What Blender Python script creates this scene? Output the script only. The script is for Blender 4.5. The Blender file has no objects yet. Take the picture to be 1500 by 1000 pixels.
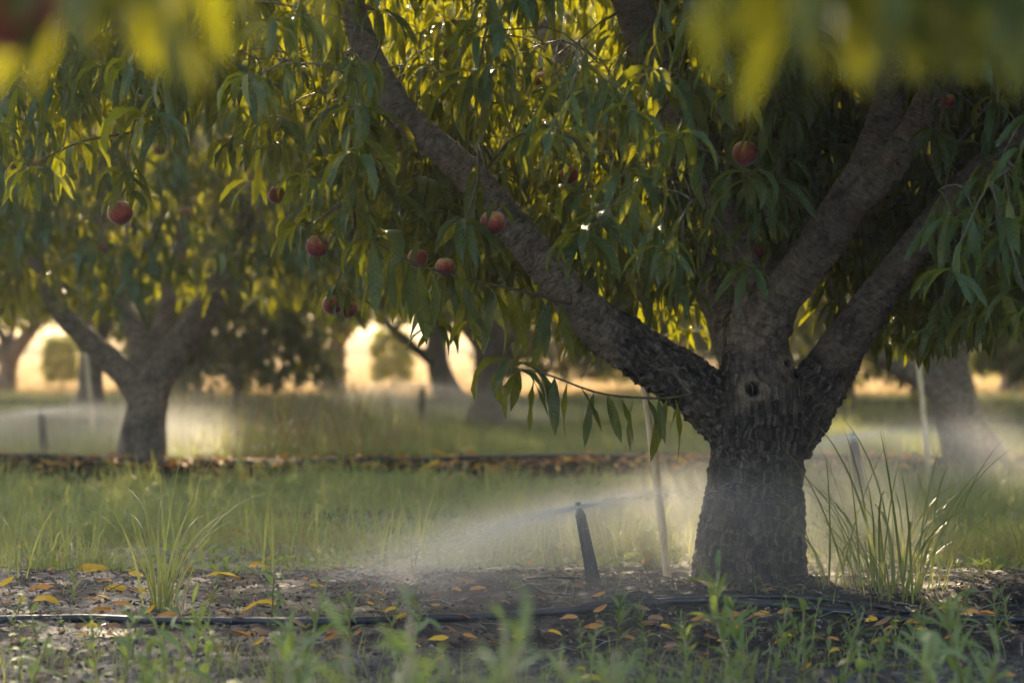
import bpy, math, random
import numpy as np
from mathutils import Vector, Matrix, Euler
from mathutils.bvhtree import BVHTree

random.seed(11)
RNG = np.random.default_rng(11)
SC = bpy.context.scene
COL = SC.collection
R = math.radians

# ------------------------------------------------------------------ camera
CAM_H, FPX, HOR = 0.82, 85 / 36 * 1500, 490
cam_data = bpy.data.cameras.new('camera')
cam = bpy.data.objects.new('camera', cam_data)
COL.objects.link(cam)
cam.location = (0, 0, CAM_H)
cam.rotation_euler = (R(90) - math.atan(10 / FPX), 0, 0)
cam_data.lens = 85
cam_data.sensor_width = 36
cam_data.clip_start = 0.05
cam_data.clip_end = 6000
cam_data.dof.use_dof = True
cam_data.dof.focus_distance = 7.25
cam_data.dof.aperture_fstop = 2.8
SC.camera = cam

# ------------------------------------------------------------------ light
SUN_EL, SUN_AZ = 24.0, -7.0           # degrees; azimuth from +Y towards +X
world = bpy.data.worlds.new('World')
SC.world = world
world.use_nodes = True
wn = world.node_tree
sky = wn.nodes.new('ShaderNodeTexSky')
sky.sky_type = 'NISHITA'
sky.sun_disc = False
sky.sun_elevation = R(SUN_EL)
sky.sun_rotation = R(SUN_AZ)
sky.air_density = 1.0
sky.dust_density = 5.0
sky.ozone_density = 1.0
wn.links.new(sky.outputs[0], wn.nodes['Background'].inputs[0])
wn.nodes['Background'].inputs[1].default_value = 0.15

sun_data = bpy.data.lights.new('sun', 'SUN')
sun_data.energy = 3.3
sun_data.angle = R(0.6)
sun_data.color = (1.0, 0.78, 0.50)
sun = bpy.data.objects.new('sun', sun_data)
COL.objects.link(sun)
sdir = Vector((math.sin(R(SUN_AZ)) * math.cos(R(SUN_EL)), math.cos(R(SUN_AZ)) * math.cos(R(SUN_EL)), math.sin(R(SUN_EL))))
sun.rotation_euler = sdir.to_track_quat('Z', 'Y').to_euler()
sun.location = (5, 30, 18)

SC.view_settings.view_transform = 'Standard'
SC.view_settings.look = 'None'
SC.view_settings.exposure = 2.15
SC.view_settings.gamma = 1
SC.view_settings.use_curve_mapping = False
SC.render.engine = 'CYCLES'
SC.cycles.use_denoising = True
SC.cycles.use_adaptive_sampling = True
SC.cycles.adaptive_threshold = 0.02
SC.cycles.max_bounces = 6
SC.cycles.diffuse_bounces = 3
SC.cycles.transmission_bounces = 5
SC.cycles.volume_bounces = 2
SC.cycles.volume_step_rate = 1.6
SC.cycles.volume_max_steps = 256
SC.cycles.sample_clamp_indirect = 6

# ------------------------------------------------------------------ helpers
def at(px, py, Y):
    """a photograph measurement at a known distance, as a point in metres"""
    return np.array(((px - 750) * Y / FPX, Y, CAM_H - (py - HOR) * Y / FPX))

def to_px(p):
    return 750 + p[..., 0] / p[..., 1] * FPX, HOR + (CAM_H - p[..., 2]) / p[..., 1] * FPX

def _hash(ix, iy, iz):
    n = (ix * 374761393 + iy * 668265263 + iz * 1274126177) & 0xFFFFFFFF
    n = ((n ^ (n >> 13)) * 1274126177) & 0xFFFFFFFF
    return ((n ^ (n >> 16)) & 0xFFFF) / 32767.5 - 1.0

def vnoise(p):
    """value noise, p (n,3) -> -1..1"""
    p = np.asarray(p, float)
    i = np.floor(p).astype(np.int64)
    f = p - i
    f = f * f * (3 - 2 * f)
    out = 0
    for dx in (0, 1):
        for dy in (0, 1):
            for dz in (0, 1):
                w = (f[:, 0] if dx else 1 - f[:, 0]) * (f[:, 1] if dy else 1 - f[:, 1]) * (f[:, 2] if dz else 1 - f[:, 2])
                out = out + w * _hash(i[:, 0] + dx, i[:, 1] + dy, i[:, 2] + dz)
    return out

_ROT = np.array(Euler((0.7, 0.5, 0.9)).to_matrix())
def fbm(p, octv=3):
    a, s, o = 1.0, 0.0, 0
    p = np.asarray(p, float)
    p = p @ _ROT
    for _ in range(octv):
        o = o + a * vnoise(p)
        s += a
        a *= 0.5
        p = (p * 2.03) @ _ROT + 17.1
    return o / s

def ground_z(x, y):
    x = np.atleast_1d(np.asarray(x, float)); y = np.atleast_1d(np.asarray(y, float))
    z = 0.055 * np.exp(-((y - 7.38) / 0.62) ** 2) + 0.05 * np.exp(-((y - 14.95) / 0.6) ** 2) + 0.05 * np.exp(-((y - 21.6) / 0.6) ** 2) + 0.05 * np.exp(-((y - 28.3) / 0.6) ** 2)
    q = np.stack([x, y, 0 * x], 1)
    near = np.clip((40 - y) / 20, 0, 1)
    z = z + near * (0.018 * vnoise(q * 2.1) + 0.009 * vnoise(q * 6.3 + 5))
    nr = np.clip((11 - y) / 3, 0, 1)
    z = z + nr * (0.007 * vnoise(q * 19 + 3) + 0.004 * vnoise(q * 41 + 9))
    return z

def gz(x, y):
    return float(ground_z(x, y)[0])

def on_ground(px, py):
    Y = CAM_H * FPX / (py - HOR)
    for _ in range(6):
        X = (px - 750) * Y / FPX
        Y = 0.6 * Y + 0.4 * (CAM_H - gz(X, Y)) * FPX / (py - HOR)
    X = (px - 750) * Y / FPX
    return np.array((X, Y, gz(X, Y)))

def mesh_np(name, V, quads=None, tris=None, mats=(), smooth=True, attrs=None):
    V = np.asarray(V, np.float32)
    nq = 0 if quads is None else len(quads)
    nt = 0 if tris is None else len(tris)
    me = bpy.data.meshes.new(name)
    me.vertices.add(len(V))
    me.vertices.foreach_set('co', V.ravel())
    loops = np.concatenate([np.asarray(a, np.int32).ravel() for a, n in ((quads, nq), (tris, nt)) if n])
    me.loops.add(len(loops))
    me.loops.foreach_set('vertex_index', loops)
    me.polygons.add(nq + nt)
    start = np.concatenate([np.arange(nq) * 4, nq * 4 + np.arange(nt) * 3]).astype(np.int32)
    me.polygons.foreach_set('loop_start', start)
    me.polygons.foreach_set('loop_total', np.concatenate([np.full(nq, 4), np.full(nt, 3)]).astype(np.int32))
    me.polygons.foreach_set('use_smooth', np.full(nq + nt, smooth))
    if attrs:
        for k, a in attrs.items():
            a = np.asarray(a, np.float32)
            if a.ndim == 1:
                at_ = me.attributes.new(k, 'FLOAT', 'POINT'); at_.data.foreach_set('value', a)
            else:
                at_ = me.attributes.new(k, 'FLOAT_VECTOR', 'POINT'); at_.data.foreach_set('vector', a.ravel())
    for m in mats:
        me.materials.append(m)
    me.update(calc_edges=True)
    return me

def link(name, data, parent=None, loc=None):
    o = bpy.data.objects.new(name, data)
    COL.objects.link(o)
    if parent is not None:
        o.parent = parent
    if loc is not None:
        o.location = loc
    return o

def tag(o, label=None, cat=None, group=None, kind=None):
    if label: o['label'] = label
    if cat: o['category'] = cat
    if group: o['group'] = group
    if kind: o['kind'] = kind
    return o

def thing(name, loc, label, cat, group=None, rz=0.0):
    o = bpy.data.objects.new(name, None)
    o.empty_display_size = 0.05
    COL.objects.link(o)
    o.location = loc
    o.rotation_euler = (0, 0, rz)
    return tag(o, label, cat, group)

class Geo:
    """collects vertices and faces of one mesh"""
    def __init__(s):
        s.v, s.q, s.t, s.a, s.n = [], [], [], [], 0
    def add(s, V, quads=None, tris=None, a=None):
        V = np.asarray(V, float)
        if quads is not None and len(quads): s.q.append(np.asarray(quads, np.int64) + s.n)
        if tris is not None and len(tris): s.t.append(np.asarray(tris, np.int64) + s.n)
        s.v.append(V)
        s.a.append(np.zeros((len(V), 3)) if a is None else np.broadcast_to(np.asarray(a, float), (len(V), 3)))
        s.n += len(V)
    def tube(s, pts, rad, sides=8, cap=True, a=None):
        P = np.asarray(pts, float)
        n = len(P)
        rad = np.broadcast_to(np.asarray(rad, float), (n,))
        T = np.gradient(P, axis=0)
        T /= np.linalg.norm(T, axis=1, keepdims=True) + 1e-12
        ref = np.array((0.0, 0, 1)) if abs(T[0, 2]) < 0.9 else np.array((1.0, 0, 0))
        U = np.cross(T[0], ref); U /= np.linalg.norm(U)
        ang = np.arange(sides) * 2 * math.pi / sides
        V = np.empty((n * sides, 3))
        for i in range(n):
            U = U - T[i] * np.dot(U, T[i]); U /= np.linalg.norm(U) + 1e-12
            W = np.cross(T[i], U)
            V[i * sides:(i + 1) * sides] = P[i] + rad[i] * (np.cos(ang)[:, None] * U + np.sin(ang)[:, None] * W)
        i0 = np.repeat(np.arange(n - 1), sides) * sides
        k = np.tile(np.arange(sides), n - 1)
        k2 = (k + 1) % sides
        quads = np.stack([i0 + k, i0 + k2, i0 + sides + k2, i0 + sides + k], 1)
        tris = None
        if cap:
            V = np.vstack([V, P[0], P[-1]])
            c0, c1 = n * sides, n * sides + 1
            kk = np.arange(sides); kn = (kk + 1) % sides
            tris = np.vstack([np.stack([np.full(sides, c0), kn, kk], 1), np.stack([np.full(sides, c1), (n - 1) * sides + kk, (n - 1) * sides + kn], 1)])
        s.add(V, quads, tris, a)
    def mesh(s, name, mats, smooth=True, attr='luv'):
        return mesh_np(name, np.vstack(s.v), np.vstack(s.q) if s.q else None, np.vstack(s.t) if s.t else None, mats, smooth, {attr: np.vstack(s.a)})

def curve_pts(ctrl, n):
    """Catmull-Rom through control rows"""
    C = np.asarray(ctrl, float)
    if len(C) == 2:
        t = np.linspace(0, 1, n)[:, None]
        return C[0] * (1 - t) + C[1] * t
    P = np.vstack([2 * C[0] - C[1], C, 2 * C[-1] - C[-2]])
    seg = len(C) - 1
    out = []
    for u in np.linspace(0, seg - 1e-9, n):
        i = int(u); f = u - i
        a, b, c, d = P[i:i + 4]
        out.append(0.5 * (2 * b + (c - a) * f + (2 * a - 5 * b + 4 * c - d) * f * f + (3 * b - a - 3 * c + d) * f ** 3))
    return np.array(out)

# ------------------------------------------------------------------ materials
class Mat:
    def __init__(s, name):
        s.m = bpy.data.materials.new(name)
        s.m.use_nodes = True
        s.t = s.m.node_tree
        s.t.nodes.clear()
        s.out = s.n('OutputMaterial')
    def n(s, kind, **kw):
        nd = s.t.nodes.new('ShaderNode' + kind)
        for k, v in kw.items():
            setattr(nd, k, v)
        return nd
    def l(s, a, b):
        s.t.links.new(a, b)
    def set(s, sock, v):
        if hasattr(v, 'is_linked') or hasattr(v, 'links'):
            s.l(v, sock)
        else:
            sock.default_value = v
    def attr(s, name):
        return s.n('Attribute', attribute_name=name)
    def noise(s, vec, scale, detail=4, rough=0.55, dist=0.0):
        nd = s.n('TexNoise')
        if vec is not None: s.l(vec, nd.inputs['Vector'])
        nd.inputs['Scale'].default_value = scale
        nd.inputs['Detail'].default_value = detail
        nd.inputs['Roughness'].default_value = rough
        nd.inputs['Distortion'].default_value = dist
        return nd.outputs['Fac']
    def math(s, op, a, b=0.0, c=None, clamp=False):
        nd = s.n('Math', operation=op, use_clamp=clamp)
        s.set(nd.inputs[0], a); s.set(nd.inputs[1], b)
        if c is not None: s.set(nd.inputs[2], c)
        return nd.outputs[0]
    def ramp(s, fac, stops):
        nd = s.n('ValToRGB')
        el = nd.color_ramp.elements
        while len(el) < len(stops): el.new(0.5)
        for e, (p, c) in zip(el, stops):
            e.position = p
            e.color = (*c, 1) if len(c) == 3 else c
        s.l(fac, nd.inputs[0])
        return nd.outputs[0]
    def mix(s, fac, a, b, blend='MIX'):
        nd = s.n('Mix', data_type='RGBA', blend_type=blend)
        s.set(nd.inputs[0], fac)
        for sock, v in ((nd.inputs[6], a), (nd.inputs[7], b)):
            if isinstance(v, tuple): sock.default_value = (*v, 1) if len(v) == 3 else v
            else: s.l(v, sock)
        return nd.outputs[2]
    def step(s, x, a, b):
        nd = s.n('MapRange', interpolation_type='SMOOTHSTEP')
        s.set(nd.inputs[0], x)
        nd.inputs[1].default_value = a; nd.inputs[2].default_value = b
        return nd.outputs[0]
    def bump(s, h, dist=0.01, strength=1.0):
        nd = s.n('Bump')
        nd.inputs['Distance'].default_value = dist
        nd.inputs['Strength'].default_value = strength
        s.l(h, nd.inputs['Height'])
        return nd.outputs[0]
    def bsdf(s, color, rough=0.6, normal=None, spec=0.5, **kw):
        nd = s.n('BsdfPrincipled')
        s.set(nd.inputs['Base Color'], (*color, 1) if isinstance(color, tuple) else color)
        s.set(nd.inputs['Roughness'], rough)
        nd.inputs['Specular IOR Level'].default_value = spec
        for k, v in kw.items():
            nd.inputs[k].default_value = v
        if normal is not None: s.l(normal, nd.inputs['Normal'])
        return nd
    def done(s, sh):
        s.l(sh.outputs[0] if hasattr(sh, 'outputs') else sh, s.out.inputs['Surface'])
        return s.m
    def xyz(s, vec):
        nd = s.n('SeparateXYZ'); s.l(vec, nd.inputs[0])
        return nd.outputs

def leaf_material(name, dark, light, trans, tfac, rough=0.42, rib=0.5, spec=0.5, old=None, patch=None):
    """attribute luv = (across -1..1, along 0..1, random)"""
    M = Mat(name)
    a = M.attr('luv')
    u, v, w = M.xyz(a.outputs['Vector'])
    oi = M.n('ObjectInfo')
    rnd = M.math('FRACT', M.math('ADD', w, oi.outputs['Random']))
    geo = M.n('NewGeometry')
    blot = M.noise(geo.outputs['Position'], 38, 3)
    c = M.mix(M.math('MULTIPLY', M.math('ADD', rnd, blot), 0.5), dark, light)
    if patch:
        c = M.mix(M.math('MULTIPLY', M.step(M.noise(geo.outputs['Position'], .9, 3), .42, .68), .75), c, patch)
    if old:
        c = M.mix(M.step(rnd, 0.93, 0.99), c, old)
    au = M.math('ABSOLUTE', u)
    ribf = M.math('MULTIPLY', M.math('SUBTRACT', 1.0, M.step(au, 0.02, 0.14)), rib)
    c = M.mix(ribf, c, (min(1, light[0] * 2.4), min(1, light[1] * 2.0), min(1, light[2] * 2.2)))
    vein = M.math('SINE', M.math('MULTIPLY', M.math('SUBTRACT', v, M.math('MULTIPLY', au, 0.09)), 85.0))
    hgt = M.math('ADD', M.math('MULTIPLY', vein, 0.5), M.math('MULTIPLY', blot, 2.5))
    nrm = M.bump(hgt, 0.0016, 0.6)
    p = M.bsdf(c, rough, nrm, spec)
    t = M.n('BsdfTranslucent')
    tc = M.mix(M.math('MULTIPLY', ribf, 0.5), trans, (trans[0] * 0.6, trans[1] * 0.6, trans[2]))
    tc = M.mix(M.math('MULTIPLY', rnd, 0.5), tc, (trans[0] * 0.5, trans[1] * 0.72, trans[2]))
    M.l(tc, t.inputs[0])
    M.l(nrm, t.inputs[1])
    mx = M.n('MixShader')
    mx.inputs[0].default_value = tfac
    M.l(p.outputs[0], mx.inputs[1]); M.l(t.outputs[0], mx.inputs[2])
    return M.done(mx)

M_LEAF = leaf_material('peach_leaf', (0.016, 0.040, 0.011), (0.038, 0.076, 0.019), (0.60, 0.55, 0.012), 0.26, 0.44, spec=0.38, old=(0.16, 0.15, 0.02))
M_GRASS = leaf_material('grass_blade', (0.095, 0.15, 0.04), (0.23, 0.27, 0.08), (0.48, 0.48, 0.11), 0.42, 0.4, 0.2, old=(0.24, 0.19, 0.09), patch=(0.32, 0.29, 0.10))
M_WEED = leaf_material('weed_leaf', (0.08, 0.135, 0.05), (0.18, 0.235, 0.085), (0.34, 0.42, 0.07), 0.42, 0.5, 0.4)
M_DRYGRASS = leaf_material('dry_grass', (0.22, 0.15, 0.06), (0.36, 0.26, 0.11), (0.40, 0.28, 0.10), 0.3, 0.6, 0.1)
M_YELLOW = leaf_material('yellow_leaf', (0.75, 0.36, 0.015), (0.88, 0.52, 0.03), (0.8, 0.45, 0.02), 0.22, 0.6, 0.25)
M_ORANGE = leaf_material('orange_leaf', (0.48, 0.17, 0.025), (0.68, 0.31, 0.07), (0.6, 0.28, 0.04), 0.2, 0.65, 0.25)
M_BROWN = leaf_material('brown_leaf', (0.20, 0.09, 0.04), (0.38, 0.20, 0.10), (0.35, 0.18, 0.08), 0.12, 0.75, 0.2)

def bark_material():
    """attribute bark = (along m, around m, darkness 0..1)"""
    M = Mat('peach_bark')
    a = M.attr('bark')
    al, ar, dk = M.xyz(a.outputs['Vector'])
    geo = M.n('NewGeometry')
    pos = geo.outputs['Position']
    cmb = M.n('CombineXYZ')
    M.l(M.math('ADD', al, M.math('MULTIPLY', M.noise(pos, 9, 3), 0.05)), cmb.inputs[0])
    M.l(M.math('MULTIPLY', ar, 0.28), cmb.inputs[1])
    ring = M.noise(cmb.outputs[0], 85, 6, 0.72, 1.0)
    ring = M.math('ADD', M.math('MULTIPLY', ring, 0.62), M.math('MULTIPLY', M.noise(pos, 34, 5, 0.7), 0.38))
    cmb2 = M.n('CombineXYZ')
    M.l(M.math('MULTIPLY', al, 0.55), cmb2.inputs[0])
    M.l(M.math('ADD', ar, M.math('MULTIPLY', M.noise(pos, 11, 3), 0.06)), cmb2.inputs[1])
    M.l(M.math('MULTIPLY', al, 0.2), cmb2.inputs[2])
    crack = M.noise(cmb2.outputs[0], 60, 6, 0.7, 0.4)
    big = M.noise(pos, 7, 4, 0.6)
    fine = M.noise(pos, 140, 4, 0.7)
    smooth_c = M.ramp(ring, [(0.38, (0.095, 0.065, 0.043)), (0.46, (0.27, 0.195, 0.125)), (0.55, (0.44, 0.33, 0.23)), (0.64, (0.62, 0.50, 0.38))])
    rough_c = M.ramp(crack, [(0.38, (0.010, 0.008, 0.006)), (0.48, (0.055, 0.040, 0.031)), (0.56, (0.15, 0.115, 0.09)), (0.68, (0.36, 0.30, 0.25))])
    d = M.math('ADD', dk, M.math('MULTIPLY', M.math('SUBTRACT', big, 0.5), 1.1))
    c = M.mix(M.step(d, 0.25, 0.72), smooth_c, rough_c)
    moss = M.step(M.noise(pos, 4.2, 3), 0.54, 0.72)
    c = M.mix(M.math('MULTIPLY', moss, 0.45), c, (0.075, 0.075, 0.028))
    c = M.mix(M.math('MULTIPLY', M.step(fine, 0.60, 0.72), 0.35), c, (0.32, 0.29, 0.25))
    h = M.math('ADD', M.math('MULTIPLY', ring, M.math('SUBTRACT', 1.2, dk)), M.math('ADD', M.math('MULTIPLY', crack, M.math('ADD', dk, 0.15)), M.math('MULTIPLY', fine, 0.5)))
    nrm = M.bump(h, 0.03, 1.0)
    r = M.ramp(fine, [(0.3, (0.5,) * 3), (0.7, (0.85,) * 3)])
    return M.done(M.bsdf(c, r, nrm, 0.4))

M_BARK = bark_material()

def twig_material():
    M = Mat('twig_bark')
    geo = M.n('NewGeometry')
    f = M.noise(geo.outputs['Position'], 60, 4)
    c = M.ramp(f, [(0.3, (0.05, 0.045, 0.02)), (0.55, (0.12, 0.085, 0.045)), (0.75, (0.22, 0.15, 0.09))])
    return M.done(M.bsdf(c, 0.55))
M_TWIG = twig_material()

def shoot_material():
    M = Mat('green_shoot')
    geo = M.n('NewGeometry')
    f = M.noise(geo.outputs['Position'], 25, 3)
    c = M.ramp(f, [(0.35, (0.14, 0.16, 0.04)), (0.65, (0.26, 0.20, 0.07))])
    return M.done(M.bsdf(c, 0.45))
M_SHOOT = shoot_material()

def peach_material():
    M = Mat('peach_skin')
    tc = M.n('TexCoord')
    f = M.noise(tc.outputs['Object'], 26, 4)
    x, y, z = M.xyz(tc.outputs['Object'])
    oi = M.n('ObjectInfo')
    g = M.math('ADD', f, M.math('MULTIPLY', z, -9.0))
    c = M.ramp(g, [(0.24, (0.50, 0.24, 0.08)), (0.42, (0.34, 0.075, 0.04)), (0.72, (0.17, 0.018, 0.02))])
    sp = M.noise(tc.outputs['Object'], 240, 2)
    c = M.mix(M.math('MULTIPLY', M.step(sp, 0.58, 0.7), 0.3), c, (0.62, 0.30, 0.12))
    b = M.bsdf(c, 0.6, None, 0.3)
    b.inputs['Sheen Weight'].default_value = 0.5
    b.inputs['Sheen Roughness'].default_value = 0.4
    return M.done(b)
M_PEACH = peach_material()

def plastic(name, col, rough=0.35, dust=0.25):
    M = Mat(name)
    geo = M.n('NewGeometry')
    f = M.noise(geo.outputs['Position'], 30, 5, 0.7)
    c = M.mix(M.math('MULTIPLY', M.step(f, 0.5, 0.7), dust), col, (0.16, 0.13, 0.10))
    fb = M.noise(geo.outputs['Position'], 300, 3)
    return M.done(M.bsdf(c, M.ramp(f, [(0.3, (rough,) * 3), (0.7, (rough + 0.3,) * 3)]), M.bump(fb, 0.0008, 0.4)))
M_BLACK = plastic('black_plastic', (0.012, 0.013, 0.016))
M_BLACKTUBE = plastic('black_tube', (0.014, 0.014, 0.015), 0.25, 0.12)
M_TEAL = plastic('green_plastic', (0.02, 0.22, 0.14), 0.3, 0.05)

def pole_material():
    M = Mat('cream_pole')
    geo = M.n('NewGeometry')
    mp = M.n('Mapping'); mp.inputs['Scale'].default_value = (1, 1, 0.12)
    M.l(geo.outputs['Position'], mp.inputs[0])
    f = M.noise(mp.outputs[0], 90, 5, 0.65)
    g = M.noise(geo.outputs['Position'], 9, 4)
    c = M.ramp(f, [(0.3, (0.50, 0.34, 0.16)), (0.5, (0.74, 0.55, 0.29)), (0.7, (0.84, 0.67, 0.40))])
    c = M.mix(M.math('MULTIPLY', M.step(g, 0.5, 0.75), 0.35), c, (0.22, 0.18, 0.13))
    return M.done(M.bsdf(c, 0.6, M.bump(f, 0.002, 0.5)))
M_POLE = pole_material()

def ground_material():
    M = Mat('orchard_soil')
    geo = M.n('NewGeometry')
    pos = geo.outputs['Position']
    x, y, z = M.xyz(pos)
    mid = M.noise(pos, 3.2, 5, 0.62)
    fine = M.noise(pos, 32, 6, 0.72)
    grain = M.noise(pos, 170, 4, 0.75)
    soil = M.ramp(fine, [(0.28, (0.008, 0.006, 0.004)), (0.47, (0.019, 0.0135, 0.0095)), (0.62, (0.036, 0.026, 0.019)), (0.80, (0.08, 0.061, 0.046))])
    soil = M.mix(M.math('MULTIPLY', M.step(grain, 0.58, 0.72), 0.4), soil, (0.085, 0.066, 0.051))
    pale = M.ramp(fine, [(0.3, (0.028, 0.024, 0.020)), (0.5, (0.07, 0.061, 0.053)), (0.72, (0.16, 0.145, 0.13))])
    wob = M.math('ADD', y, M.math('MULTIPLY', M.math('SUBTRACT', mid, 0.5), 2.6))
    c = M.mix(M.math('SUBTRACT', 1.0, M.step(wob, 5.9, 6.4)), soil, pale)
    # alley floor between the tree rows: thatch and moss under the grass
    thatch = M.ramp(fine, [(0.3, (0.025, 0.032, 0.012)), (0.55, (0.055, 0.065, 0.025)), (0.75, (0.10, 0.105, 0.045))])
    a1 = M.math('MULTIPLY', M.step(wob, 8.1, 8.9), M.math('SUBTRACT', 1.0, M.step(wob, 13.0, 13.9)))
    a2 = M.step(wob, 15.6, 16.4)
    c = M.mix(M.math('MAXIMUM', a1, a2), c, thatch)
    # mown straw field beyond the last row
    straw = M.ramp(M.noise(pos, 1.7, 5, 0.7), [(0.3, (0.36, 0.235, 0.105)), (0.7, (0.52, 0.36, 0.175))])
    c = M.mix(M.step(wob, 29.5, 33), c, straw)
    h = M.math('ADD', fine, M.math('MULTIPLY', grain, 0.4))
    wet = M.ramp(M.noise(pos, 5.5, 3), [(0.42, (0.55,) * 3), (0.62, (0.95,) * 3)])
    b = M.bsdf(c, wet, M.bump(h, 0.018, 0.9), 0.4)
    M.l(M.math('SUBTRACT', 0.35, M.math('MULTIPLY', M.step(wob, 9, 13), 0.35)), b.inputs['Specular IOR Level'])
    return M.done(b)
M_GROUND = ground_material()

def debris_material():
    M = Mat('soil_debris')
    a = M.attr('luv')
    u, v, w = M.xyz(a.outputs['Vector'])
    c = M.ramp(w, [(0.0, (0.014, 0.011, 0.008)), (0.45, (0.042, 0.032, 0.025)), (0.75, (0.11, 0.085, 0.065)), (1.0, (0.33, 0.28, 0.23))])
    return M.done(M.bsdf(c, M.ramp(v, [(0.0, (0.25,) * 3), (0.25, (0.85,) * 3)]), None, 0.5))
M_DEBRIS = debris_material()

# ------------------------------------------------------------------ ground sheet
def graded(lo_hi_steps):
    out = [lo_hi_steps[0][0]]
    for lo, hi, st in lo_hi_steps:
        n = max(1, int(round((hi - lo) / st)))
        out += list(lo + (hi - lo) * (np.arange(n) + 1) / n)
    return np.array(out)
gx = graded([(-2500, -300, 550), (-300, -40, 65), (-40, -8, 4), (-8, -2.2, 0.12), (-2.2, 2.2, 0.02), (2.2, 8, 0.12), (8, 40, 4), (40, 300, 65), (300, 2500, 550)])
gy = graded([(-60, -6, 9), (-6, 2.5, 0.3), (2.5, 5.2, 0.06), (5.2, 8.6, 0.014), (8.6, 11, 0.05), (11, 16.5, 0.09), (16.5, 32, 0.3), (32, 80, 4), (80, 400, 40), (400, 3000, 520)])
GX, GY = np.meshgrid(gx, gy)
nx, ny = len(gx), len(gy)
V = np.stack([GX.ravel(), GY.ravel(), ground_z(GX.ravel(), GY.ravel())], 1)
ii = (np.arange(ny - 1)[:, None] * nx + np.arange(nx - 1)[None, :]).ravel()
ground = link('ground', mesh_np('ground', V, np.stack([ii, ii + 1, ii + nx + 1, ii + nx], 1), None, [M_GROUND]))
tag(ground, kind='structure')

# ------------------------------------------------------------------ leaves
def leaf_template(length, width, th0, th1, nseg=6, fold=0.35, twist=0.0, wave=0.0, pet=0.07, side=0.0, shape=0.75):
    """a leaf that leaves the twig along +x at elevation th0 and bends to th1; columns left, rib, right"""
    t = np.linspace(0, 1, nseg + 1)
    th = R(th0) + (R(th1) - R(th0)) * np.minimum(1, t * 1.25) ** 0.8
    ds = length / nseg
    x = np.concatenate([[0], np.cumsum(np.cos((th[1:] + th[:-1]) / 2) * ds)])
    z = np.concatenate([[0], np.cumsum(np.sin((th[1:] + th[:-1]) / 2) * ds)])
    tb = np.clip((t - pet) / (1 - pet), 0, 1)
    w = width * (tb ** 0.62) * ((1 - tb) ** shape) * 1.62
    w = np.maximum(w, 0.0012)
    y0 = side * length * t * t
    V, A = [], []
    for i in range(nseg + 1):
        N = np.array((-math.sin(th[i]), 0, math.cos(th[i])))
        B = np.array((0, 1.0, 0))
        tw = R(twist) * t[i]
        Bt = B * math.cos(tw) + N * math.sin(tw)
        Nt = N * math.cos(tw) - B * math.sin(tw)
        c = np.array((x[i], y0[i], z[i]))
        up = fold * w[i] / 2
        wv = wave * w[i] * math.sin(i * 2.4)
        V += [c - Bt * w[i] / 2 + Nt * (up + wv), c, c + Bt * w[i] / 2 + Nt * (up - wv)]
        A += [(-1, t[i], 0), (0, t[i], 0), (1, t[i], 0)]
    q = []
    for i in range(nseg):
        a = i * 3
        q += [(a, a + 1, a + 4, a + 3), (a + 1, a + 2, a + 5, a + 4)]
    return np.array(V), np.array(q), np.array(A, float)

def leaf_set(nseg, seed, n=14):
    r = random.Random(seed)
    out = []
    for k in range(n):
        th0 = [35, 10, -15, -35, -52, -66, -78][k % 7] + r.uniform(-12, 12)
        th1 = [-98, -75, -60, -90, -110, -82, -70][k % 7] + r.uniform(-16, 16)
        out.append(leaf_template(1.0, r.uniform(0.24, 0.33), th0, th1, nseg, r.uniform(0.1, 0.6), r.uniform(-65, 65), r.uniform(0.03, 0.16), 0.07, r.uniform(-0.20, 0.20)))
    return out
T_FINE = leaf_set(5, 3)
T_MID = leaf_set(3, 4)

def inst_xform(tmpl_V, pos, yaw, tilt, scale):
    cy, sy = np.cos(yaw), np.sin(yaw)
    V = tmpl_V[None] * scale[:, None, None]
    ct, st = np.cos(tilt), np.sin(tilt)            # roll about own x axis
    Y = V[..., 1] * ct[:, None] - V[..., 2] * st[:, None] * 0.5
    Z = V[..., 2] * 1.0 + V[..., 1] * st[:, None]
    X = V[..., 0]
    return np.stack([X * cy[:, None] - Y * sy[:, None], X * sy[:, None] + Y * cy[:, None], Z], -1) + pos[:, None, :]

class Leaves:
    def __init__(s):
        s.pos, s.yaw, s.tilt, s.scale, s.tid = [], [], [], [], []
    def add(s, p, yaw, tilt, scale, tid):
        s.pos.append(p); s.yaw.append(yaw); s.tilt.append(tilt); s.scale.append(scale); s.tid.append(tid)
    def arrays(s):
        return np.array(s.pos, float).reshape(-1, 3), np.array(s.yaw, float), np.array(s.tilt, float), np.array(s.scale, float), np.array(s.tid, int)
    def geometry(s, templates, keep=None):
        pos, yaw, tilt, scale, tid = s.arrays()
        g = Geo()
        owner = []
        for k, (tv, tq, ta) in enumerate(templates):
            sel = np.nonzero((tid == k) & (True if keep is None else keep))[0]
            if not len(sel): continue
            W = inst_xform(tv, pos[sel], yaw[sel], tilt[sel], scale[sel])
            m, nv = len(sel), len(tv)
            A = np.tile(ta[None], (m, 1, 1))
            A[:, :, 2] = RNG.random(m)[:, None]
            Q = (tq[None] + (np.arange(m) * nv)[:, None, None]).reshape(-1, 4)
            g.add(W.reshape(-1, 3), Q, None, A.reshape(-1, 3))
            owner.append(np.repeat(sel, len(tq)))
        return g, np.concatenate(owner) if owner else np.zeros(0, int)

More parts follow.
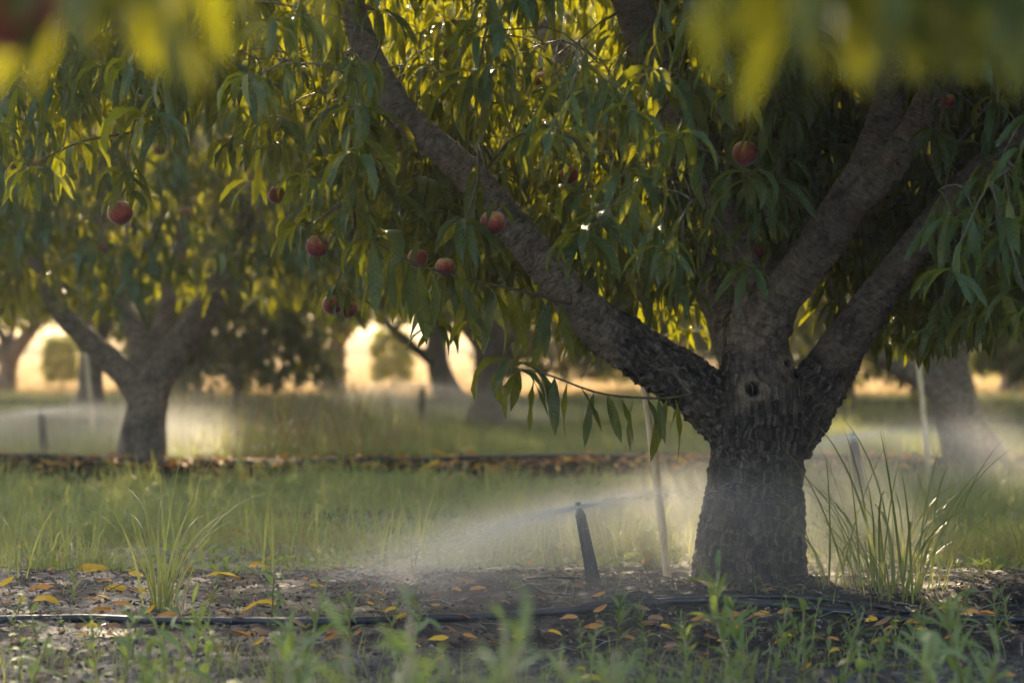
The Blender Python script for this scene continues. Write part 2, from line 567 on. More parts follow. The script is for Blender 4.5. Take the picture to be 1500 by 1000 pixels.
def whorl(L, p, n, size, r, spread=1.0, lo=0, yaw0=None):
    """terminal cluster: leaves all round, arching and hanging"""
    y = r.uniform(0, 6.28) if yaw0 is None else yaw0
    for k in range(n):
        y += 2.399 + r.uniform(-0.35, 0.35)
        L.add(p + np.array((0, 0, r.uniform(-0.02, 0.012))), y, r.uniform(-0.3, 0.3), size * r.uniform(0.72, 1.12), r.choice([lo, lo + 1, lo + 2, lo + 7, lo + 8, lo + 9]))

def shoot(L, G, p, d, length, r, size=0.165, spacing=0.034, term=6, rad=0.0024):
    """a leafy shoot from p along d, sagging; returns its tip"""
    d = np.asarray(d, float); d = d / np.linalg.norm(d)
    n = max(3, int(length / spacing))
    P = [np.asarray(p, float)]
    for k in range(n):
        d = d + np.array((r.uniform(-.08, .08), r.uniform(-.08, .08), -0.075 + r.uniform(-.03, .03)))
        d /= np.linalg.norm(d)
        P.append(P[-1] + d * (length / n))
    P = np.array(P)
    G.tube(P, np.linspace(rad, rad * 0.5, len(P)), 5, True)
    yaw = r.uniform(0, 6.28)
    for k in range(1, n):
        yaw += 2.399 + r.uniform(-0.4, 0.4)
        if r.random() < 0.12: continue
        tid = r.choice([3, 4, 5, 6, 10, 11, 12, 13, 2, 9])
        L.add(P[k], yaw, r.uniform(-0.35, 0.35), size * r.uniform(0.7, 1.12), tid)
    whorl(L, P[-1], term, size, r)
    return P[-1]

# ------------------------------------------------------------------ wood
def smooth_np(V, edges, it, lam=0.5):
    n = len(V)
    deg = np.bincount(edges.ravel(), minlength=n).astype(float)
    for _ in range(it):
        acc = np.zeros_like(V)
        for k in range(3):
            acc[:, k] = np.bincount(edges[:, 0], V[edges[:, 1], k], n) + np.bincount(edges[:, 1], V[edges[:, 0], k], n)
        V = V + lam * (acc / np.maximum(deg, 1)[:, None] - V)
    return V

def wood_union(branches, voxel, smooth=4):
    """branches: list of (pts n x 3, radii n). Union of the tubes -> V, quads"""
    g = Geo()
    for P, rad in branches:
        g.tube(P, rad, 18, True)
    me = g.mesh('wood_tmp', [])
    ob = bpy.data.objects.new('wood_tmp', me)
    COL.objects.link(ob)
    md = ob.modifiers.new('r', 'REMESH')
    md.mode = 'VOXEL'
    md.voxel_size = voxel
    dg = bpy.context.evaluated_depsgraph_get()
    ev = ob.evaluated_get(dg)
    m2 = ev.to_mesh()
    V = np.empty(len(m2.vertices) * 3); m2.vertices.foreach_get('co', V); V = V.reshape(-1, 3)
    E = np.empty(len(m2.edges) * 2, np.int32); m2.edges.foreach_get('vertices', E); E = E.reshape(-1, 2)
    Q = np.empty(len(m2.loops), np.int32); m2.loops.foreach_get('vertex_index', Q)
    Q = Q.reshape(-1, 4)
    ev.to_mesh_clear()
    bpy.data.objects.remove(ob); bpy.data.meshes.remove(me)
    V = smooth_np(V, E, smooth)
    return V, Q, E

def vert_normals(V, Q):
    fn = np.cross(V[Q[:, 2]] - V[Q[:, 0]], V[Q[:, 3]] - V[Q[:, 1]])
    N = np.zeros_like(V)
    for k in range(4):
        for c in range(3):
            N[:, c] += np.bincount(Q[:, k], fn[:, c], len(V))
    return N / (np.linalg.norm(N, axis=1, keepdims=True) + 1e-12)

def skeleton_coords(V, branches):
    """nearest branch, metres along it, metres around it, local radius"""
    best = np.full(len(V), 1e9)
    bid = np.zeros(len(V), int); along = np.zeros(len(V)); around = np.zeros(len(V)); rr = np.zeros(len(V))
    for b, (P, rad) in enumerate(branches):
        P = np.asarray(P); s0 = 0.0
        off = b * 3.7
        for i in range(len(P) - 1):
            a, c = P[i], P[i + 1]
            d = c - a; Ls = np.linalg.norm(d); d = d / Ls
            t = np.clip((V - a) @ d, 0, Ls)
            D = V - a - t[:, None] * d
            rad_t = rad[i] + (rad[i + 1] - rad[i]) * t / Ls
            dist = np.linalg.norm(D, axis=1)
            score = dist - rad_t
            m = score < best
            if m.any():
                ref = np.array((-0.95, 0.1, 0.29)); u = np.cross(d, ref); u /= np.linalg.norm(u); w = np.cross(d, u)
                best[m] = score[m]; bid[m] = b
                along[m] = off + s0 + t[m]
                around[m] = np.arctan2(D[m] @ w, D[m] @ u) * rad_t[m]
                rr[m] = rad_t[m]
            s0 += Ls
    return bid, along, around, rr

def split_mesh(name, V, Q, fsel, attr, mats, N):
    q = Q[fsel]
    u, inv = np.unique(q, return_inverse=True)
    me = mesh_np(name, V[u], inv.reshape(-1, 4), None, mats, True, {'bark': attr[u]})
    me.normals_split_custom_set_from_vertices(N[u].tolist())
    return me

def trunk_mesh_parts(root, branches, names, voxel, dark_fn, disp_fn, base, knots=()):
    V, Q, E = wood_union(branches, voxel)
    bid, al, ar, rr = skeleton_coords(V, branches)
    N = vert_normals(V, Q)
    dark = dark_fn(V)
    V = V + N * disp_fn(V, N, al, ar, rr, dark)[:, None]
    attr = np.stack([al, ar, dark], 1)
    N = vert_normals(V, Q)
    fb = bid[Q[:, 0]]
    C = V[Q].mean(1)
    fk = np.full(len(Q), -1)
    for i, (K, rad) in enumerate(knots):
        fk[(np.hypot(C[:, 0] - K[0], C[:, 2] - K[2]) < rad) & (C[:, 1] < K[1] + .12) & (fb == 0)] = i
    objs = []
    for b, nm in enumerate(names):
        sel = (fb == b) & (fk < 0)
        if not sel.any(): continue
        objs.append(link(nm, split_mesh(nm, V - base, Q, sel, attr, [M_BARK], N), root))
    for i in range(len(knots)):
        if (fk == i).any(): link('knot', split_mesh('knot', V - base, Q, fk == i, attr, [M_BARK], N), objs[0])
    return V, Q, objs
# ------------------------------------------------------------------ the main peach tree
def limb(rows, n):
    C = np.array([list(at(px, py, Y)) + [r] for px, py, Y, r in rows])
    P = curve_pts(C, n)
    return P[:, :3], P[:, 3]

BASE = at(1094, 865, 7.72); BASE[2] = gz(BASE[0], BASE[1])
trunk = limb([(1090, 905, 7.72, .205), (1093, 865, 7.72, .186), (1097, 800, 7.72, .171), (1103, 730, 7.72, .160), (1108, 665, 7.72, .146), (1112, 625, 7.72, .158), (1110, 585, 7.72, .150), (1107, 530, 7.73, .112), (1110, 480, 7.74, .098), (1120, 440, 7.75, .090)], 30)
limb_a = limb([(1085, 625, 7.72, .105), (1040, 585, 7.70, .094), (985, 545, 7.66, .083), (925, 508, 7.62, .078), (865, 463, 7.58, .068), (800, 392, 7.54, .058), (740, 318, 7.52, .053), (680, 248, 7.50, .050), (620, 195, 7.50, .047), (562, 125, 7.54, .046), (525, 40, 7.6, .042), (505, -60, 7.68, .038), (480, -220, 7.8, .03)], 46)
limb_b = limb([(1112, 490, 7.73, .095), (1135, 440, 7.70, .080), (1168, 405, 7.67, .070), (1205, 352, 7.62, .066), (1245, 288, 7.58, .064), (1278, 225, 7.56, .055), (1300, 150, 7.54, .050), (1318, 60, 7.52, .046), (1330, -60, 7.5, .048), (1345, -240, 7.45, .036)], 34)
limb_b2 = limb([(1235, 305, 7.57, .055), (1290, 258, 7.50, .048), (1338, 190, 7.44, .048), (1372, 120, 7.40, .044), (1420, 20, 7.34, .045), (1480, -120, 7.25, .035), (1540, -260, 7.2, .028)], 26)
limb_c = limb([(1118, 470, 7.80, .060), (1096, 400, 7.80, .050), (1070, 345, 7.82, .050), (1030, 250, 7.84, .054), (985, 150, 7.80, .062), (950, 65, 7.74, .066), (915, -30, 7.66, .062), (870, -180, 7.55, .050), (840, -330, 7.5, .036)], 34)
limb_d = limb([(1140, 640, 7.72, .110), (1170, 600, 7.73, .102), (1212, 545, 7.74, .082), (1250, 485, 7.75, .068), (1292, 425, 7.75, .058), (1350, 345, 7.73, .050), (1415, 270, 7.70, .046), (1500, 195, 7.66, .042), (1590, 110, 7.62, .045), (1700, -30, 7.6, .034)], 40)
limb_e = limb([(1125, 480, 7.85, .075), (1150, 400, 8.00, .066), (1178, 310, 8.15, .060), (1192, 210, 8.30, .055), (1200, 80, 8.45, .048), (1215, -80, 8.6, .040), (1230, -240, 8.75, .03)], 28)
limb_f = limb([(1100, 560, 7.85, .09), (1070, 470, 8.10, .075), (1020, 380, 8.40, .064), (950, 270, 8.70, .056), (860, 150, 8.95, .046), (780, 0, 9.2, .036), (740, -150, 9.35, .026)], 30)
BR = [trunk, limb_a, limb_b, limb_b2, limb_c, limb_d, limb_e, limb_f]
BN = ['trunk'] + ['limb'] * 7
KNOT = at(1103, 573, 7.60)
KNOT2 = at(1150, 535, 7.64)

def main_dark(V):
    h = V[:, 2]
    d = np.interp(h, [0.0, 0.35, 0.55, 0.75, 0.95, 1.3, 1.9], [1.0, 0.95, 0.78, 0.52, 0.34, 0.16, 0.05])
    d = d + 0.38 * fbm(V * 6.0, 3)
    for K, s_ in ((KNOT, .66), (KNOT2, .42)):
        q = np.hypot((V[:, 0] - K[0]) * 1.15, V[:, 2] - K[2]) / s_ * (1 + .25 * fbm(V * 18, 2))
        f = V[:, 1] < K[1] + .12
        d = d - f * .30 * np.exp(-((q - .048) / .03) ** 2) + f * 1.4 * np.exp(-(q / .02) ** 2)  # paler callus ring; the hole's depth shade is put into the colour
    return np.clip(d, 0, 1)

def main_disp(V, N, al, ar, rr, dark):
    ar = ar + 0.02 * fbm(V * 11, 2)
    al = al + 0.05 * fbm(V * 8 + 7, 2)
    big = fbm(V * 6.0, 2) * 0.010 * np.clip(rr / 0.1, 0.5, 1.4)
    rg = 1 - np.abs(fbm(np.stack([ar * 38, al * 3.2, V[:, 2] * 6], 1), 3))          # furrows along the trunk
    rg = (rg - 0.75) * 0.019 * np.clip(dark * 1.25 - 0.1, 0.05, 1)
    plates = fbm(V * 60, 3) * (0.004 + 0.010 * dark)
    ringn = fbm(np.stack([al * 110, ar * 16, V[:, 1] * 20], 1), 2) * 0.0022 * (1.1 - dark)
    under = np.clip(-N[:, 2] + 0.15, 0, 1) * np.maximum(fbm(V * 75, 2), 0) * 0.018   # shaggy flakes below the limbs
    fluted = 0.011 * np.cos(np.arctan2(V[:, 1] - BASE[1], V[:, 0] - BASE[0]) * 5 + 1.2) * np.clip((0.62 - V[:, 2]) / 0.5, 0, 1)
    o = big + rg + plates + ringn + under + fluted
    for K, s in ((KNOT, 0.66), (KNOT2, 0.42)):
        d = np.hypot((V[:, 0] - K[0]) * 1.15, V[:, 2] - K[2]) / s * (1 + .25 * fbm(V * 18, 2))
        front = (V[:, 1] < K[1] + 0.12)
        o = o + front * s * (0.026 * np.exp(-((d - 0.045) / 0.024) ** 2) - 0.085 * np.exp(-(d / 0.019) ** 2) + 0.024 * np.exp(-(d / 0.09) ** 2))
    return o

tree = thing('peach_tree', BASE, 'gnarled peach tree with dark scarred trunk and knot hole, beside the cream stake', 'tree', 'peach trees of the orchard')
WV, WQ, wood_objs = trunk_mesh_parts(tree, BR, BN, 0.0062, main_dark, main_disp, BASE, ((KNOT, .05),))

# shoots: where the crown carries leaves
r = random.Random(5)
LOW = np.array([(-300, 250), (0, 250), (200, 250), (230, 190), (350, 190), (420, 260), (520, 350), (600, 430), (690, 470), (760, 430), (850, 470), (900, 500), (1000, 515), (1045, 470), (1065, 400), (1130, 350), (1150, 400), (1200, 480), (1260, 515), (1300, 530), (1400, 560), (1500, 545), (1800, 520)], float)
CAPS = [  # bare stretches of wood that stay in view: polyline, half width px, chance that a shoot in front is dropped
    ([(1105, 560), (1120, 460), (1168, 405), (1245, 288), (1310, 130)], 50, 1.0),
    ([(1262, 270), (1360, 150)], 40, 1.0),
    ([(860, 470), (1050, 590)], 48, 1.0), ([(735, 310), (860, 462)], 40, 0.72), ([(610, 190), (700, 275)], 40, 0.8),
    ([(1170, 600), (1250, 485), (1290, 430)], 45, 0.97), ([(1380, 300), (1500, 195)], 35, 0.7),
    ([(930, -10), (965, 100)], 42, 0.9), ([(510, 10), (550, 120)], 30, 0.4)]
def seg_dist(px, py, a, b):
    a = np.array(a, float); b = np.array(b, float); d = b - a
    t = np.clip(((px - a[0]) * d[0] + (py - a[1]) * d[1]) / (d @ d), 0, 1)
    return math.hypot(px - a[0] - t * d[0], py - a[1] - t * d[1])

GLOW = [(690, 60, 130, 120, .88), (760, 230, 115, 100, .84), (560, 60, 70, 90, .7), (930, 230, 55, 150, .66), (420, 80, 70, 90, .5), (880, 130, 65, 120, .8), (620, 330, 90, 60, .6)]
def crown_ok(p):
    px, py = to_px(p)
    hang = 0.26 * FPX / p[1]
    if py + hang > np.interp(px, LOW[:, 0], LOW[:, 1]): return False
    if p[1] < 7.9:
        for line, w, pr in CAPS:
            if r.random() < pr:
                for a, b in zip(line[:-1], line[1:]):
                    for f in (0, 0.33, 0.66, 1.0):
                        if seg_dist(px, py + hang * f, a, b) < w + (40 if f else 25): return False
    if 800 < px < 905 and py < 60 and r.random() < 0.85: return False
    for qx, qy, qY in ((176, 311, 7.22), (465, 360, 7.42), (722, 326, 7.22), (1092, 224, 7.15)):
        if p[1] < qY + .12 and abs(px - qx) < 75 and py < qy + 30 and py + hang > qy - 40: return False
    if p[1] < 8.35:
        for cx, cy, wx, wy, pr in GLOW:
            if ((px - cx) / wx) ** 2 + ((py + hang * .5 - cy) / wy) ** 2 < 1 and r.random() < pr: return False
    return True

CC = np.array((BASE[0] - 0.1, 7.75))
targets = []
while len(targets) < 4900:
    x = r.uniform(-2.5, 3.0); y = r.uniform(6.2, 9.7); z = r.uniform(1.05, 3.9)
    q = ((x - CC[0]) / 2.35) ** 2 + ((y - CC[1]) / 1.85) ** 2
    if q + max(0, (z - 1.9) / 2.1) ** 2 > 1.0: continue
    vis = z < 1.95
    if not vis and r.random() < (0.15 if y > 7.6 else 0.5): continue
    if z > 1.9 and -0.8 < x < 0.3 and y > 8.3 and r.random() < 0.8: continue      # thin top that lets the sun onto the leaves behind
    px, py = to_px(np.array((x, y, z)))
    if px < 470 and r.random() < 0.45: continue
    p = np.array((x, y, z))
    if crown_ok(p): targets.append(p)

nodes = np.vstack([b[0][max(3, len(b[0]) // 5):] for b in BR[1:]])
node_r = np.concatenate([b[1][max(3, len(b[0]) // 5):] for b in BR[1:]])
L, G = Leaves(), Geo()
targets = np.array(targets)
dl = np.array([np.min(np.linalg.norm(nodes - t, axis=1)) for t in targets])
NP, NR = [*nodes], [*node_r]
arrN = nodes.copy()
ends = []
def connect(p, rad=None, sag=0.06):
    """a twig from the nearest wood to p; returns its direction at p"""
    global arrN
    p = np.asarray(p, float)
    dv = p - arrN
    k = int(np.argmin(np.linalg.norm(dv, axis=1) + 0.35 * np.maximum(0, arrN[:, 2] - p[2] - 0.3)))
    a = arrN[k]
    d = np.linalg.norm(p - a)
    m = (a + p) / 2 + np.array((r.uniform(-.05, .05), r.uniform(-.05, .05), sag + r.uniform(-0.02, .05))) * min(1, d * 1.6)
    P = curve_pts([a, m, p], max(4, int(d / 0.05)))
    r1 = 0.003 if rad is None else rad
    r0 = min(NR[k] * 0.75, r1 + 0.006 * min(d, 1.0) + 0.001)
    G.tube(P, np.linspace(r0, r1, len(P)), 6, True)
    for i in range(1, len(P)):
        NP.append(P[i]); NR.append(r0 + (r1 - r0) * i / (len(P) - 1))
    arrN = np.vstack([arrN, P[1:]])
    dd = P[-1] - P[-2]
    return dd / (np.linalg.norm(dd) + 1e-9)

for k in np.argsort(dl):
    p = targets[k]
    d = connect(p)
    out = np.array((p[0] - CC[0], p[1] - CC[1], 0.0)); out /= np.linalg.norm(out) + 1e-6
    shoot(L, G, p, d * 0.6 + out * 0.35 + np.array((r.uniform(-.5, .5), r.uniform(-.5, .5), r.uniform(-0.7, 0.15))), r.uniform(0.14, 0.34), r, size=r.uniform(0.13, 0.185), spacing=0.034, term=r.randint(4, 7))

# particular sprays of leaves that stand out in the photograph
def twig_line(rows, size, r1=0.002, r0=0.005, step=0.045, both=True, tids=(4, 5, 6, 11, 12, 13, 5, 12), term=3, skip=0.1):
    C = np.array([at(*q) for q in rows])
    connect(C[0], r0)
    n = int(np.linalg.norm(np.diff(C, axis=0), axis=1).sum() / step)
    P = curve_pts(C, n + 1)
    G.tube(P, np.linspace(r0, r1, len(P)), 6, True)
    yaw = r.uniform(0, 6.28)
    for i in range(1, len(P)):
        yaw += 2.6 + r.uniform(-.5, .5)
        if r.random() < skip: continue
        L.add(P[i], yaw, r.uniform(-.3, .3), size * r.uniform(0.75, 1.15), r.choice(tids))
    whorl(L, P[-1], term, size, r)
twig_line([(1012, 578, 7.50), (960, 583, 7.42), (880, 576, 7.32), (800, 548, 7.25), (750, 538, 7.22)], 0.19, step=0.036, term=6)
twig_line([(835, 445, 7.45), (760, 425, 7.38), (680, 408, 7.3), (600, 382, 7.22), (545, 352, 7.16)], 0.225, r0=0.006, step=0.034, skip=0.0)
twig_line([(420, 130, 7.35), (350, 110, 7.25), (290, 90, 7.15), (262, 88, 7.1)], 0.235, term=8)
twig_line([(700, 210, 7.4), (700, 260, 7.3), (690, 300, 7.2), (682, 325, 7.15)], 0.20, term=9, step=0.05)
twig_line([(715, 30, 7.1), (705, 80, 7.0), (700, 112, 6.95)], 0.235, term=8)
twig_line([(560, 60, 7.2), (530, 130, 7.05), (520, 160, 7.0)], 0.235, term=8)
twig_line([(1010, 40, 6.95), (1000, 90, 6.85), (992, 112, 6.8)], 0.24, term=8)
twig_line([(900, 230, 7.2), (888, 290, 7.0), (882, 315, 6.95)], 0.24, term=9)
twig_line([(1385, 130, 7.2), (1378, 175, 7.1), (1374, 195, 7.05)], 0.15, term=8)
twig_line([(1340, 90, 7.3), (1348, 110, 7.25)], 0.15, term=5)
twig_line([(1150, 215, 7.3), (1140, 255, 7.2), (1134, 268, 7.15)], 0.18, term=8)
twig_line([(230, 60, 7.3), (205, 150, 7.25), (190, 210, 7.2), (183, 250, 7.2)], 0.15, term=7, step=0.07)
twig_line([(225, 190, 7.25), (130, 205, 7.2), (80, 225, 7.15), (45, 245, 7.1)], 0.16, term=6, step=0.04, tids=(0, 1, 2, 3, 4, 5, 9))
twig_line([(1420, 420, 7.4), (1440, 430, 7.2), (1470, 445, 7.0)], 0.18, term=7)
twig_line([(520, 280, 7.5), (470, 320, 7.45), (440, 330, 7.4)], 0.15, term=6)
twig_line([(520, 330, 7.7), (500, 400, 7.7), (492, 420, 7.7)], 0.14, term=6)

# peaches: top-level fruit hanging on short stalks
def peach_mesh():
    nu, nv = 24, 16
    V = []
    for j in range(nv + 1):
        ph = math.pi * j / nv
        for i in range(nu):
            a = 2 * math.pi * i / nu
            rr = 1 - 0.045 * math.exp(-((min(a, 2 * math.pi - a)) / 0.22) ** 2) * math.sin(ph)
            z = math.cos(ph) * 0.96
            x = math.sin(ph) ** 0.93
            dimple = 0.11 * math.exp(-(ph / 0.33) ** 2)
            tip = 0.07 * math.exp(-((math.pi - ph) / 0.25) ** 2)
            V.append((x * rr * math.cos(a), x * rr * math.sin(a) * 1.03, z - dimple - tip))
    Q = [(j * nu + i, (j + 1) * nu + i, (j + 1) * nu + (i + 1) % nu, j * nu + (i + 1) % nu) for j in range(nv) for i in range(nu)]
    return mesh_np('peach_flesh', np.array(V) * 0.0385, np.array(Q), None, [M_PEACH])
PM = peach_mesh()
g_ = Geo(); g_.tube([(0, 0, 0.028), (0.001, 0, 0.036), (0.003, 0, 0.046)], [.0022, .0018, .0022], 6)
PS = g_.mesh('peach_stalk', [M_TWIG])
g_ = Geo(); g_.tube(curve_pts([(0, 0, .028), (.01, .02, .09), (.02, .10, .20), (-.02, .30, .33)], 10), np.linspace(.002, .005, 10), 6)
PS_LONG = g_.mesh('peach_stalk', [M_TWIG])
PEACHES = [
    (176, 311, 7.22, 1.0, 'peach with a sunlit rim hanging alone below a leafy twig over the grass'),
    (465, 360, 7.42, 0.95, 'dark shaded peach hanging beside the long leafy twig'),
    (722, 326, 7.22, 1.0, 'bright pink peach half hidden by leaves in front of the slanting limb'),
    (1092, 224, 7.15, 1.0, 'flat-sided rosy peach among dense leaves above the trunk fork'),
    (487, 446, 7.7, 0.85, 'dull red peach low in a hanging cluster above the bright gap'),
    (510, 452, 7.75, 0.75, 'small red peach beside another in a hanging cluster above the bright gap'),
    (652, 391, 7.6, 0.8, 'shaded red peach under the limb just above the long bare twig'),
    (612, 378, 7.75, 0.85, 'dark red peach under the limb, tucked behind the long bare twig'),
    (834, 256, 7.9, 0.8, 'small pink peach deep in the crown between backlit yellow leaves'),
    (795, 120, 8.6, 0.95, 'blurred pink peach at the back of the crown beside the see-through gap'),
    (660, 76, 8.3, 0.75, 'small red peach among the brightest backlit leaves'),
    (1093, 158, 7.7, 0.8, 'narrow sliver of a red peach behind leaves, over the rosy flat-sided one'),
    (1110, 368, 7.9, 0.6, 'tiny dark red peach in the leaves just above the fork stub'),
    (405, 285, 8.2, 0.8, 'dim brownish peach in the thin left foliage'),
    (1388, 148, 7.2, 0.6, 'small pale peach beside the forked right limb')]
for px, py, Y, s, lab in PEACHES:
    c = at(px, py, Y)
    stalk_top = c + np.array((0.003, 0, 0.046)) * s
    connect(stalk_top, 0.0024, 0.03)
    o = thing('peach', c, lab, 'peach', 'peaches hanging in the trees', r.uniform(0, 6.28))
    o.scale = (s, s, s)
    o.rotation_euler.x = 0
    link('flesh', PM, o); link('stalk', PS, o)
    whorl(L, stalk_top + np.array((0.01, 0.02, 0.01)), 3, 0.13, r)

tw = link('twig_growth', G.mesh('twig_growth', [M_TWIG]), tree); tw.location = -Vector(BASE)
tag(tw, 'thin brown and green twigs threading the crown', kind='stuff')

# the 300 leaves that show largest become parts of their own, the rest one mass
gl, owner = L.geometry(T_FINE)
LV = np.vstack(gl.v); LQ = np.vstack(gl.q)
pos, yaw, tilt, scale, tid = L.arrays()
allq = np.vstack([LQ, WQ + len(LV)])
bvh = BVHTree.FromPolygons(np.vstack([LV, WV]).tolist(), allq.tolist())
camv = Vector((0, 0, CAM_H))
score = np.zeros(len(pos))
fc = LV[LQ].mean(1)
fpx, fpy = to_px(fc)
infr = (fpx > 0) & (fpx < 1500) & (fpy > 0) & (fpy < 1000)
fa = np.linalg.norm(np.cross(LV[LQ[:, 2]] - LV[LQ[:, 0]], LV[LQ[:, 3]] - LV[LQ[:, 1]]), axis=1) / 2
fnrm = np.cross(LV[LQ[:, 2]] - LV[LQ[:, 0]], LV[LQ[:, 3]] - LV[LQ[:, 1]]); fnrm /= np.linalg.norm(fnrm, axis=1, keepdims=True) + 1e-12
vd = fc - np.array((0, 0, CAM_H)); dist = np.linalg.norm(vd, axis=1); vd /= dist[:, None]
parea = fa * np.abs((fnrm * vd).sum(1)) / dist ** 2
for f in np.nonzero(infr)[0]:
    h = bvh.ray_cast(camv, Vector(vd[f]), dist[f] + 0.01)
    if h[2] == f: score[owner[f]] += parea[f]
best = np.argsort(-score)[:300]
keep = np.ones(len(pos), bool); keep[best] = False
mass, _ = L.geometry(T_FINE, keep)
fo = link('foliage', mass.mesh('foliage', [M_LEAF]), tree); fo.location = -Vector(BASE)
tag(fo, 'mass of long drooping green leaves', kind='stuff')
LM = [mesh_np('leaf', tv, tq, None, [M_LEAF], True, {'luv': ta}) for tv, tq, ta in T_FINE]
for k in best:
    o = link('leaf', LM[tid[k]], tree)
    m = Matrix.Rotation(yaw[k], 4, 'Z') @ Matrix(((1, 0, 0, 0), (0, math.cos(tilt[k]), -0.5 * math.sin(tilt[k]), 0), (0, math.sin(tilt[k]), 1, 0), (0, 0, 0, 1)))
    o.matrix_basis = Matrix.Translation(Vector(pos[k] - BASE)) @ Matrix.Rotation(yaw[k], 4, 'Z') @ Matrix.Rotation(tilt[k], 4, 'X') @ Matrix.Scale(scale[k], 4)

# ------------------------------------------------------------------ the other peach trees
def bg_tree_data(seed, skel, n_shoots, zlow=1.0, rad=(2.2, 2.2), ztop=4.6, lowpoly=True):
    """wood branches in tree coordinates plus a leafy crown"""
    rr = random.Random(seed)
    br = []
    for rows in skel:
        C = curve_pts(np.array(rows, float), 5 * len(rows))
        br.append((C[:, :3], C[:, 3]))
    Lb, Gb = Leaves(), Geo()
    nod = np.vstack([b[0][len(b[0]) // 2:] for b in br[1:]])
    cnt = 0
    while cnt < n_shoots:
        x, y, z = rr.uniform(-rad[0], rad[0]), rr.uniform(-rad[1], rad[1]), rr.uniform(zlow + 0.25, ztop)
        q = math.hypot(x / rad[0], y / rad[1])
        dome = 1.0 - max(0, (z - 1.9) / (ztop - 1.7)) ** 2
        if q > math.sqrt(max(0, dome)): continue
        if z < zlow + 0.25 + 0.35 * vnoise(np.array([[x * 1.3 + seed, y * 1.3, 0]]))[0] + (0.35 if q < 0.45 else 0): continue
        if q < 0.55 and z < 2.4 and rr.random() < 0.5: continue
        cnt += 1
        p = np.array((x, y, z))
        k = int(np.argmin(np.linalg.norm(nod - p, axis=1)))
        a = nod[k]
        P = curve_pts([a, (a + p) / 2 + np.array((0, 0, 0.08)), p], 5)
        Gb.tube(P, np.linspace(0.008, 0.003, 5), 4, False)
        nod = np.vstack([nod, P[2:]])
        out = np.array((x, y, 0)) / (math.hypot(x, y) + 1e-6)
        shoot(Lb, Gb, p, out * 0.6 + np.array((rr.uniform(-.6, .6), rr.uniform(-.6, .6), rr.uniform(-.8, .1))), rr.uniform(0.15, 0.38), rr, size=rr.uniform(0.19, 0.24), spacing=0.045, term=5)
    return br, Lb, Gb

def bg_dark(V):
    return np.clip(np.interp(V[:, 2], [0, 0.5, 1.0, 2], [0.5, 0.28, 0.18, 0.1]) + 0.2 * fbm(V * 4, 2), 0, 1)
def bg_disp(V, N, al, ar, rr, dark):
    return fbm(V * 7, 2) * 0.012 + fbm(np.stack([ar * 22, al * 8, al * 4], 1), 2) * 0.008 + fbm(V * 45, 2) * 0.004

def build_bg_tree(seed, skel, n_shoots, loc, label, rz=0.0, **kw):
    loc = np.array((loc[0], loc[1], gz(loc[0], loc[1]) - 0.02))
    t = thing('peach_tree', loc, label, 'tree', 'peach trees of the orchard', rz)
    br, Lb, Gb = bg_tree_data(seed, skel, n_shoots, **kw)
    trunk_mesh_parts(t, br, ['trunk'] + ['limb'] * (len(br) - 1), 0.017, bg_dark, bg_disp, np.zeros(3))
    tag(link('twig_growth', Gb.mesh('twig_growth', [M_TWIG]), t), kind='stuff')
    gm, _ = Lb.geometry(T_MID)
    tag(link('foliage', gm.mesh('foliage', [M_LEAF]), t), kind='stuff')
    return t
def copy_tree(src, loc, rz, s, label):
    c = src.copy(); COL.objects.link(c)
    c.location = (loc[0], loc[1], gz(loc[0], loc[1]) - 0.02); c.rotation_euler = (0, 0, rz); c.scale = (s, s, s)
    c['label'] = label
    for ch in [o for o in bpy.data.objects if o.parent == src]:
        k = ch.copy(); COL.objects.link(k); k.parent = c
    return c

SK_LEFT = [[(0, 0, -.1, .20), (0, 0, 0, .17), (.03, 0, .25, .135), (.05, 0, .42, .135), (.06, 0, .52, .12)],
           [(.02, 0, .42, .10), (-.14, -.02, .60, .085), (-.36, -.05, .80, .07), (-.55, -.1, 1.05, .055), (-.8, -.2, 1.7, .03)],
           [(.05, 0, .44, .11), (.22, -.05, .68, .10), (.42, -.1, .95, .092), (.58, -.15, 1.2, .08), (.75, -.2, 1.7, .06), (1.0, -.3, 2.4, .03)],
           [(.05, .02, .46, .08), (-.05, .15, .8, .07), (-.25, .4, 1.2, .055), (-.4, .7, 1.8, .03)],
           [(.06, .02, .5, .08), (.1, .3, .9, .06), (.2, .7, 1.6, .04), (.2, 1.0, 2.3, .02)]]
SK_RIGHT = [[(.10, 0, -.1, .24), (.08, 0, 0, .20), (-.02, 0, .25, .155), (-.10, 0, .48, .14), (-.12, 0, .68, .125), (-.10, 0, .85, .11)],
            [(-.08, 0, .45, .09), (-.28, -.05, .58, .075), (-.50, -.1, .70, .065), (-.9, -.2, 1.0, .05), (-1.3, -.3, 1.5, .03)],
            [(-.10, 0, .7, .10), (.05, .05, 1.0, .085), (.3, .1, 1.4, .065), (.7, .2, 2.1, .035)],
            [(-.10, 0, .75, .09), (-.2, -.1, 1.1, .075), (-.4, -.1, 1.6, .055), (-.6, -.2, 2.3, .03)],
            [(-.10, .05, .7, .09), (-.05, .4, 1.1, .07), (.1, .9, 1.8, .04)]]
